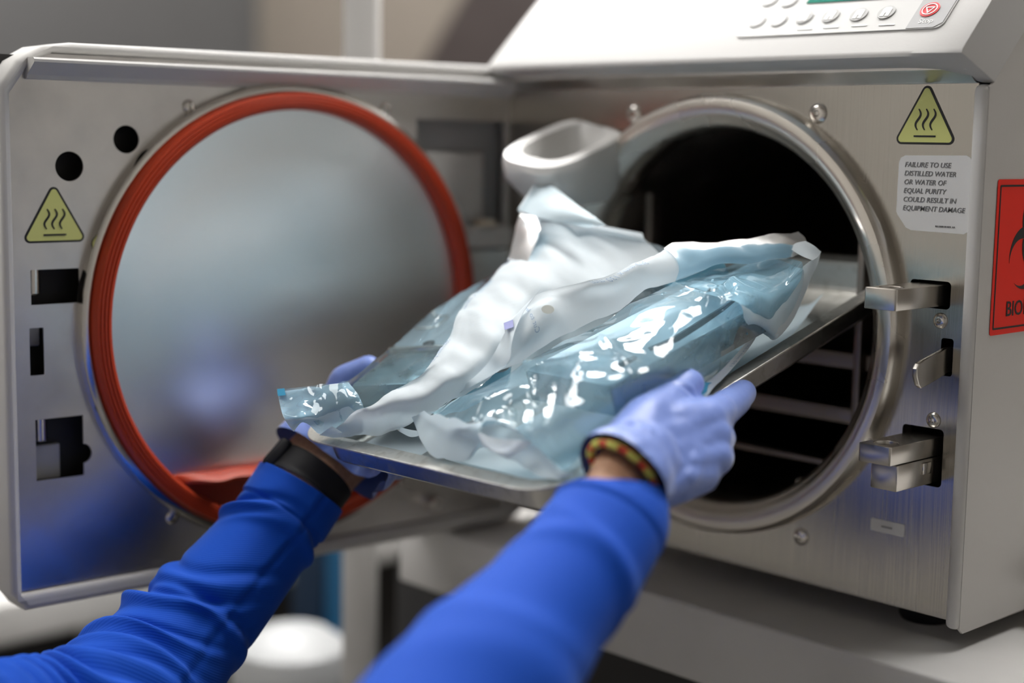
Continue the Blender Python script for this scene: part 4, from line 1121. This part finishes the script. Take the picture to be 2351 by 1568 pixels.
M['skin'] = add_noise(mat('skin', (0.60, 0.36, 0.235), 0.5, **{'Subsurface Weight': 0.12, 'Subsurface Radius': (0.01, 0.004, 0.002), 'Subsurface Scale': 0.4}), (1, 1, 1), 240, 3, bump=0.06, dist=0.0005, colmix=(0.50, 0.28, 0.175))
M['beadgreen'] = mat('yellow_green_cord', (0.72, 0.70, 0.14), 0.6)
M['beadred'] = mat('red_cord', (0.70, 0.07, 0.03), 0.6)

def capsule(bm, p, q, r0, r1, n=18):
    p, q = Vector(p), Vector(q)
    ax = (q - p); L_ = ax.length
    ax = ax / L_ if L_ > 1e-6 else Vector((0, 0, 1))
    a = ax.orthogonal().normalized(); b = ax.cross(a)
    rings = [(p + ax * (-r0 * math.cos(t)), r0 * math.sin(t)) for t in np.linspace(0.12, math.pi / 2, 5)]
    rings += [(q + ax * (r1 * math.sin(t)), r1 * math.cos(t)) for t in np.linspace(0, math.pi / 2 - 0.12, 5)]
    vs = [[bm.verts.new(c + (a * math.cos(2 * math.pi * k / n) + b * math.sin(2 * math.pi * k / n)) * r) for k in range(n)] for c, r in rings]
    for i in range(len(vs) - 1):
        for k in range(n):
            bm.faces.new((vs[i][k], vs[i][(k + 1) % n], vs[i + 1][(k + 1) % n], vs[i + 1][k]))
    bm.faces.new(vs[0][::-1]); bm.faces.new(vs[-1])

def chain(bm, pts, rad):
    for i in range(len(pts) - 1):
        capsule(bm, pts[i], pts[i + 1], rad[i], rad[i + 1])

def fuse(name, bm, voxel, smooth, material, parent, cut=None, wr=None):
    me = bpy.data.meshes.new('tmp'); bm.to_mesh(me); bm.free()
    o = bpy.data.objects.new('tmp', me); COL.objects.link(o)
    md = o.modifiers.new('r', 'REMESH'); md.mode = 'VOXEL'; md.voxel_size = voxel
    ms = o.modifiers.new('s', 'SMOOTH'); ms.factor = 0.5; ms.iterations = smooth
    dg = bpy.context.evaluated_depsgraph_get()
    me2 = bpy.data.meshes.new_from_object(o.evaluated_get(dg))
    bpy.data.objects.remove(o)
    me2.name = name
    b2 = bmesh.new(); b2.from_mesh(me2)
    if cut is not None:
        c, nrm = cut
        bmesh.ops.bisect_plane(b2, geom=b2.verts[:] + b2.edges[:] + b2.faces[:], plane_co=c, plane_no=nrm, clear_outer=True)
    b2.normal_update()
    if wr is not None:
        for v in b2.verts:
            v.co += v.normal * wr(v.co)
    b2.to_mesh(me2); b2.free()
    return link(name, me2, material, parent, 180)

def tube(name, stations, material, parent, nu=64, fine=14, flat=0.85, disp=None, inner=None, cap=True):
    """stations: (centre, half-width vector across the view, radius in depth); skin lofted through them, UV in metres"""
    C_ = np.array([s[0] for s in stations]); Hw = np.array([s[1] for s in stations]); Rd = np.array([s[2] for s in stations])
    n = len(C_)
    t = np.linspace(0, n - 1, (n - 1) * fine + 1)
    Cc, Hc, Rc = catmull(C_, t), catmull(Hw, t), catmull(Rd[:, None], t)[:, 0]
    ax = np.gradient(Cc, axis=0); ax /= np.linalg.norm(ax, axis=1)[:, None]
    Hn = Hc - ax * (Hc * ax).sum(1)[:, None]
    hr = np.linalg.norm(Hc, axis=1)
    Hn /= np.linalg.norm(Hn, axis=1)[:, None]
    Dn = np.cross(ax, Hn)
    s_len = np.r_[0, np.cumsum(np.linalg.norm(np.diff(Cc, axis=0), axis=1))]
    th = np.linspace(0, 2 * math.pi, nu, endpoint=False)
    V = []
    uvv = []
    rows = []
    if inner:
        for d_, sc in ((inner, 0.86), (inner * .5, 0.93), (0.0015, 0.965)):
            rows.append((Cc[0] + ax[0] * d_, Hn[0] * hr[0] * sc, Dn[0] * Rc[0] * sc, d_, False))
    for i in range(len(t)): rows.append((Cc[i], Hn[i] * hr[i], Dn[i] * Rc[i], s_len[i], True))
    for c, h, d_, sl_, dis in rows:
        for a in th:
            e = h * math.cos(a) + d_ * math.sin(a)
            k = 1.0
            off = disp(sl_, a) if (disp and dis) else 0.0
            ev = e / np.linalg.norm(e)
            V.append(c + e + ev * off)
            uvv.append((a * 0.035, sl_))
    R = len(rows)
    Fc = [(i * nu + j, i * nu + (j + 1) % nu, (i + 1) * nu + (j + 1) % nu, (i + 1) * nu + j) for i in range(R - 1) for j in range(nu)]
    if cap: Fc.append([(R - 1) * nu + j for j in range(nu)])
    o = obj(name, V, Fc, material, parent, 180)
    uvl = o.data.uv_layers.new(name='UVMap')
    per = 2 * math.pi * 0.035
    for poly in o.data.polygons:
        us = [uvv[v][0] for v in poly.vertices]
        for li, v in zip(poly.loop_indices, poly.vertices):
            uu = uvv[v][0]
            if max(us) - uu > per / 2: uu += per
            uvl.data[li].uv = (uu, uvv[v][1])
    return o

def st(l_, r_, d, ratio=0.85):
    """station from the two silhouette points of the limb and its distance"""
    a, b = along(*l_, d), along(*r_, d)
    h = (b - a) / 2
    return ((a + b) / 2, h, np.linalg.norm(h) * ratio)

PER = thing('person', (0.05, -0.55, -0.5), 'person in royal blue long sleeves and blue gloves, only the arms reaching in', 'person')

# ---- right arm (image right)
r_st = [st((1392, 1010), (1486, 1080), .868, .80), st((1374, 1040), (1478, 1110), .858, .80), st((1360, 1070), (1470, 1145), .848, .80), st((1300, 1180), (1440, 1270), .82, .85), st((1150, 1400), (1330, 1500), .775, .9), st((830, 1760), (1100, 1900), .68, .95), st((560, 2080), (860, 2230), .62, .95)]
arm_r = tube('arm', r_st, M['skin'], PER, 40, 8)
rs = [st((1303, 1090), (1512, 1186), .846, .78), st((1291, 1118), (1526, 1205), .843, .82), st((1262, 1168), (1526, 1238), .835, .86), st((1190, 1272), (1482, 1312), .815, .9), st((1100, 1362), (1412, 1420), .79, .92), st((985, 1462), (1352, 1530), .765, .93), st((868, 1570), (1300, 1660), .735, .93), st((690, 1760), (1170, 1900), .69, .95), st((480, 2040), (960, 2230), .63, .95)]
def disp_r(s, a):
    d = 0.0011 * (1 / (1 + math.exp((s - 0.020) / 0.0008)))                    # hem band
    d -= 0.0007 * math.exp(-((s - 0.0205) / 0.0012) ** 2)
    for s0, k, w_, am, a0 in ((0.045, 0.012, 0.006, 0.0016, 0.4), (0.075, -0.018, 0.008, 0.0020, 1.2), (0.12, 0.02, 0.012, 0.0024, 2.2), (0.17, -0.02, 0.014, 0.0024, 0.6)):
        d += am * math.exp(-((s - s0 - k * math.cos(a - a0)) / w_) ** 2) * (0.6 + 0.4 * math.cos(a - a0))
    return d
sleeve_r = tube('sleeve', rs, M['cloth'], arm_r, 72, 16, disp=disp_r, inner=0.02)

def P(px, py, d): return along(px, py, d)
bm = bmesh.new()
wr_ = P(1436, 1092, .853)
mcp = [P(1620, 962, .905), P(1634, 1004, .900), P(1634, 1050, .892), P(1608, 1090, .882)]
for i, q in enumerate(mcp):
    w0 = wr_ + (np.array(P(1436 + [-22, -4, 14, 30][i], 1092 + [-26, -6, 12, 26][i], .853)) - wr_)
    chain(bm, [w0, (w0 + q) / 2, q], [0.0165, 0.0150, 0.0132 - 0.0005 * i])
chain(bm, [mcp[0], P(1655, 945, .925), P(1690, 918, .948), P(1706, 902, .964)], [0.0128, 0.0110, 0.0098, 0.0088])
chain(bm, [mcp[1], P(1650, 1005, .935), P(1640, 985, .962), P(1610, 975, .978)], [0.0124, 0.0108, 0.0095, 0.0085])
chain(bm, [mcp[2], P(1648, 1048, .925), P(1630, 1035, .950), P(1600, 1022, .962)], [0.0120, 0.0104, 0.0092, 0.0082])
chain(bm, [mcp[3], P(1618, 1088, .908), P(1610, 1075, .928), P(1585, 1060, .942)], [0.0112, 0.0092, 0.0082, 0.0074])
chain(bm, [P(1432, 1046, .858), P(1488, 966, .884), P(1550, 912, .912), P(1583, 880, .926)], [0.0180, 0.0155, 0.0112, 0.0094])
chain(bm, [P(1500, 985, .884), P(1600, 965, .900)], [0.0165, 0.0130])
chain(bm, [P(1470, 1020, .872), P(1580, 1010, .892)], [0.0180, 0.0150])
chain(bm, [P(1420, 1078, .851), P(1470, 1050, .864)], [0.0255, 0.0215])
chain(bm, [P(1440, 1104, .849), P(1480, 1070, .862)], [0.0255, 0.0210])
from mathutils import noise
def wr_r(co):
    n_ = noise.noise(Vector(co) * 60) * 0.0006
    for a_, b_, am, wd in CREASE:
        ab = b_ - a_
        t_ = max(0.0, min(1.0, (co - a_).dot(ab) / ab.length_squared))
        d_ = (co - a_ - ab * t_).length
        n_ += am * (math.exp(-(d_ / wd) ** 2) - 0.5 * math.exp(-((d_ - 2 * wd) / wd) ** 2))
    return n_
def seg_(p, q, am=-0.0016, wd=0.0022): return (Vector(p), Vector(q), am, wd)
CREASE = [seg_(P(1545, 1150, .842), P(1602, 1092, .856)), seg_(P(1602, 1092, .856), P(1618, 1030, .868)), seg_(P(1440, 970, .852), P(1478, 1000, .852)), seg_(P(1495, 1040, .846), P(1515, 1085, .842)), seg_(P(1570, 990, .878), P(1585, 1045, .868), -.0008), seg_(P(1640, 945, .905), P(1668, 935, .915), -.001), seg_(P(1550, 880, .902), P(1600, 905, .905), -.0009)]
cutc = Vector(P(1428, 1088, .850)); cutn = Vector(P(1390, 1130, .838)) - Vector(P(1470, 1045, .862))
glove_r = fuse('glove', bm, 0.0017, 7, M['glove'], arm_r, (cutc, cutn.normalized()), wr_r)

# bracelet: twisted yellow-green and red cord
bc_ = st((1357, 1036), (1500, 1118), .851, .82)
cc, hh, rd = bc_
ax = np.array(P(1415, 1120, .846)) - np.array(P(1470, 1045, .862)); ax /= np.linalg.norm(ax)
hn = hh - ax * (hh @ ax); hr_ = np.linalg.norm(hh); hn /= np.linalg.norm(hn); dn = np.cross(ax, hn)
V, Fc, Mi = [], [], []
ng, nr = 160, 8
for i in range(ng):
    a = 2 * math.pi * i / ng
    c = cc + hn * math.cos(a) * (hr_ + 0.0005) + dn * math.sin(a) * (rd + 0.0005)
    rad = (hn * math.cos(a) + dn * math.sin(a))
    ph = (i % 16) / 16
    rr = 0.0021 + 0.0005 * math.sin(ph * math.pi)
    for k in range(nr):
        b_ = 2 * math.pi * k / nr
        V.append(c + rad * rr * math.cos(b_) + ax * rr * 1.15 * math.sin(b_))
for i in range(ng):
    for k in range(nr):
        Fc.append((i * nr + k, ((i + 1) % ng) * nr + k, ((i + 1) % ng) * nr + (k + 1) % nr, i * nr + (k + 1) % nr))
        ph = (i + 0.9 * k) % 16
        Mi.append(0 if 3 <= ph < 12 else 1)
br = obj('bracelet', V, Fc, [M['beadgreen'], M['beadred']], arm_r, 60)
for p_, mi in zip(br.data.polygons, Mi): p_.material_index = mi
br['label'] = 'yellow-green and red twisted cord bracelet'

# ---- left arm (image left)
def tpt(u, l, h): return tp(u, l, h)
l_st = [st((705, 985), (850, 1085), 1.100, .7), st((672, 1005), (822, 1112), 1.092, .7), st((645, 1035), (795, 1143), 1.084, .72), st((620, 1080), (760, 1168), 1.075, .75), st((560, 1200), (680, 1260), 1.062, .7), st((470, 1340), (590, 1400), 1.045, .7)]
arm_l = tube('arm', l_st, M['skin'], PER, 40, 8)
ls = [st((600, 1064), (782, 1174), 1.077, .80), st((580, 1096), (768, 1196), 1.074, .82), st((548, 1142), (742, 1236), 1.068, .84), st((488, 1218), (700, 1296), 1.058, .84), st((398, 1314), (640, 1384), 1.040, .84), st((292, 1402), (562, 1500), 1.020, .86), st((196, 1474), (470, 1640), .99, .88), st((110, 1522), (330, 1770), .945, .9), st((0, 1536), (100, 1850), .90, .9), st((-160, 1530), (-140, 1860), .82, .9), st((-420, 1480), (-420, 1860), .72, .9)]
FOLDS = [(0.030, 0.010, 0.0045, 0.0030, 2.9), (0.044, -0.012, 0.0050, 0.0022, 0.3), (0.085, 0.020, 0.0065, 0.0022, 2.4), (0.112, 0.026, 0.0055, 0.0042, 2.9), (0.135, -0.024, 0.0060, 0.0020, 1.0), (0.150, 0.030, 0.0055, 0.0040, 2.8), (0.176, 0.026, 0.0065, 0.0030, 2.6),
         (0.205, 0.022, 0.0060, 0.0036, 2.9), (0.225, 0.018, 0.0050, 0.0038, 3.0), (0.243, 0.018, 0.0050, 0.0042, 3.1), (0.262, 0.016, 0.0050, 0.0042, 3.1), (0.284, 0.014, 0.0055, 0.0038, 3.1), (0.308, 0.012, 0.0060, 0.0040, 3.1), (0.335, 0.012, 0.0065, 0.0040, 3.1)]
def disp_l(s, a):
    d = 0.0013 * (1 / (1 + math.exp((s - 0.024) / 0.0007)))
    d -= 0.0010 * math.exp(-((s - 0.0248) / 0.0012) ** 2)
    for s0, k, w_, am, a0 in FOLDS:
        x = (s - s0 - k * math.cos(a - a0) - 0.006 * math.sin(2 * a + s0 * 40)) / w_
        d += 1.5 * am * (math.exp(-x * x) - 0.8 * math.exp(-((x + 1.5) / 0.8) ** 2)) * max(0.0, 0.45 + 0.55 * math.cos(a - a0))
    for a_s, am in ((0.95, 0.0012),):
        dd_ = (a - a_s + math.pi) % (2 * math.pi) - math.pi
        d -= am * math.exp(-(dd_ / 0.05) ** 2) - 0.0007 * math.exp(-((dd_ - 0.16) / 0.09) ** 2)
    return d
sleeve_l = tube('sleeve', ls, M['cloth'], arm_l, 110, 26, disp=disp_l, inner=0.02)
bm = bmesh.new()
wl = np.array(P(735, 1058, 1.088))
mc = [tpt(-.139, .088, -.026), tpt(-.138, .074, -.040), tpt(-.132, .060, -.050), tpt(-.122, .046, -.055)]
for i, q in enumerate(mc):
    w0 = wl + (np.array(P(735 + [-26, -8, 14, 34][i], 1058 + [-14, -2, 8, 20][i], 1.088)) - wl)
    chain(bm, [w0, (w0 + q) / 2, q], [0.0160, 0.0150, 0.0125 - 0.0005 * i])
chain(bm, [mc[0], tpt(-.120, .102, -.038), tpt(-.102, .104, -.036), tpt(-.084, .100, -.034)], [.0122, .0105, .0095, .0086])
chain(bm, [mc[1], tpt(-.110, .086, -.046), tpt(-.090, .084, -.038), tpt(-.070, .080, -.0345)], [.0120, .0105, .0095, .0086])
chain(bm, [mc[2], tpt(-.106, .066, -.050), tpt(-.088, .064, -.041), tpt(-.070, .060, -.0345)], [.0116, .0102, .0092, .0084])
chain(bm, [mc[3], tpt(-.102, .048, -.051), tpt(-.090, .046, -.043), tpt(-.076, .042, -.0335)], [.0106, .0090, .0082, .0076])
chain(bm, [P(700, 1035, 1.088), tpt(-.146, .048, -.016), tpt(-.141, .066, .010), tpt(-.126, .078, .017)], [.0175, .0148, .0112, .0094])
chain(bm, [tpt(-.140, .05, -.03), mc[0]], [.016, .0125])
chain(bm, [P(700, 1030, 1.088), P(745, 1000, 1.096)], [.0245, .0200])
chain(bm, [P(755, 1075, 1.088), P(800, 1035, 1.096)], [.0245, .0200])
chain(bm, [P(835, 1120, 1.086), P(860, 1060, 1.098)], [.0105, .0150])
cutc = Vector(P(738, 1062, 1.088)); cutn = Vector(P(690, 1120, 1.078)) - Vector(P(775, 1010, 1.098))
glove_l = fuse('glove', bm, 0.0019, 7, M['glove'], arm_l, (cutc, cutn.normalized()), lambda co: noise.noise(Vector(co) * 60) * 0.0007)

# watch strap on the left wrist
wc = [st((650, 1026), (804, 1135), 1.086, .80), st((632, 1048), (788, 1156), 1.082, .80), st((616, 1066), (776, 1174), 1.079, .80), st((604, 1080), (768, 1186), 1.076, .80)]
wc = [(c, h * 1.04, r * 1.05) for c, h, r in wc]
watch = tube('wristwatch', wc, M['black'], arm_l, 56, 8, inner=0.004, cap=False)
watch['label'] = 'black rubber sports watch strap'
wcase = st((640, 1010), (700, 1062), 1.045, .5)
c0 = wcase[0]
axw = np.array(P(690, 1118, 1.078)) - np.array(P(738, 1062, 1.086)); axw /= np.linalg.norm(axw)
upw = np.array(P(640, 1035, 1.082)) - np.array(P(720, 1090, 1.082)); upw /= np.linalg.norm(upw)
sdw = np.cross(axw, upw)
wm = frame(np.array(P(636, 1048, 1.080)), axw, sdw, upw)
box('watch_case', (-0.012, -0.014, -0.004), (0.012, 0.014, 0.005), M['black'], arm_l, 0.003, 3, wm)
# ------------------------------------------------------------------ lift the whole scene so that the floor is at z = 0
for o in list(SC.objects):
    if o.parent is None and o.type != 'CAMERA':
        if o.type == 'MESH':
            ws = [o.matrix_world @ v.co for v in o.data.vertices]
            lo = Vector([min(p[i] for p in ws) for i in range(3)]); hi = Vector([max(p[i] for p in ws) for i in range(3)])
            base = Vector(((lo.x + hi.x) / 2, (lo.y + hi.y) / 2, lo.z)) - o.location
            if not o.children:
                o.data.transform(Matrix.Translation(-base))
                o.location = o.location + base
        o.location.z += LIFT
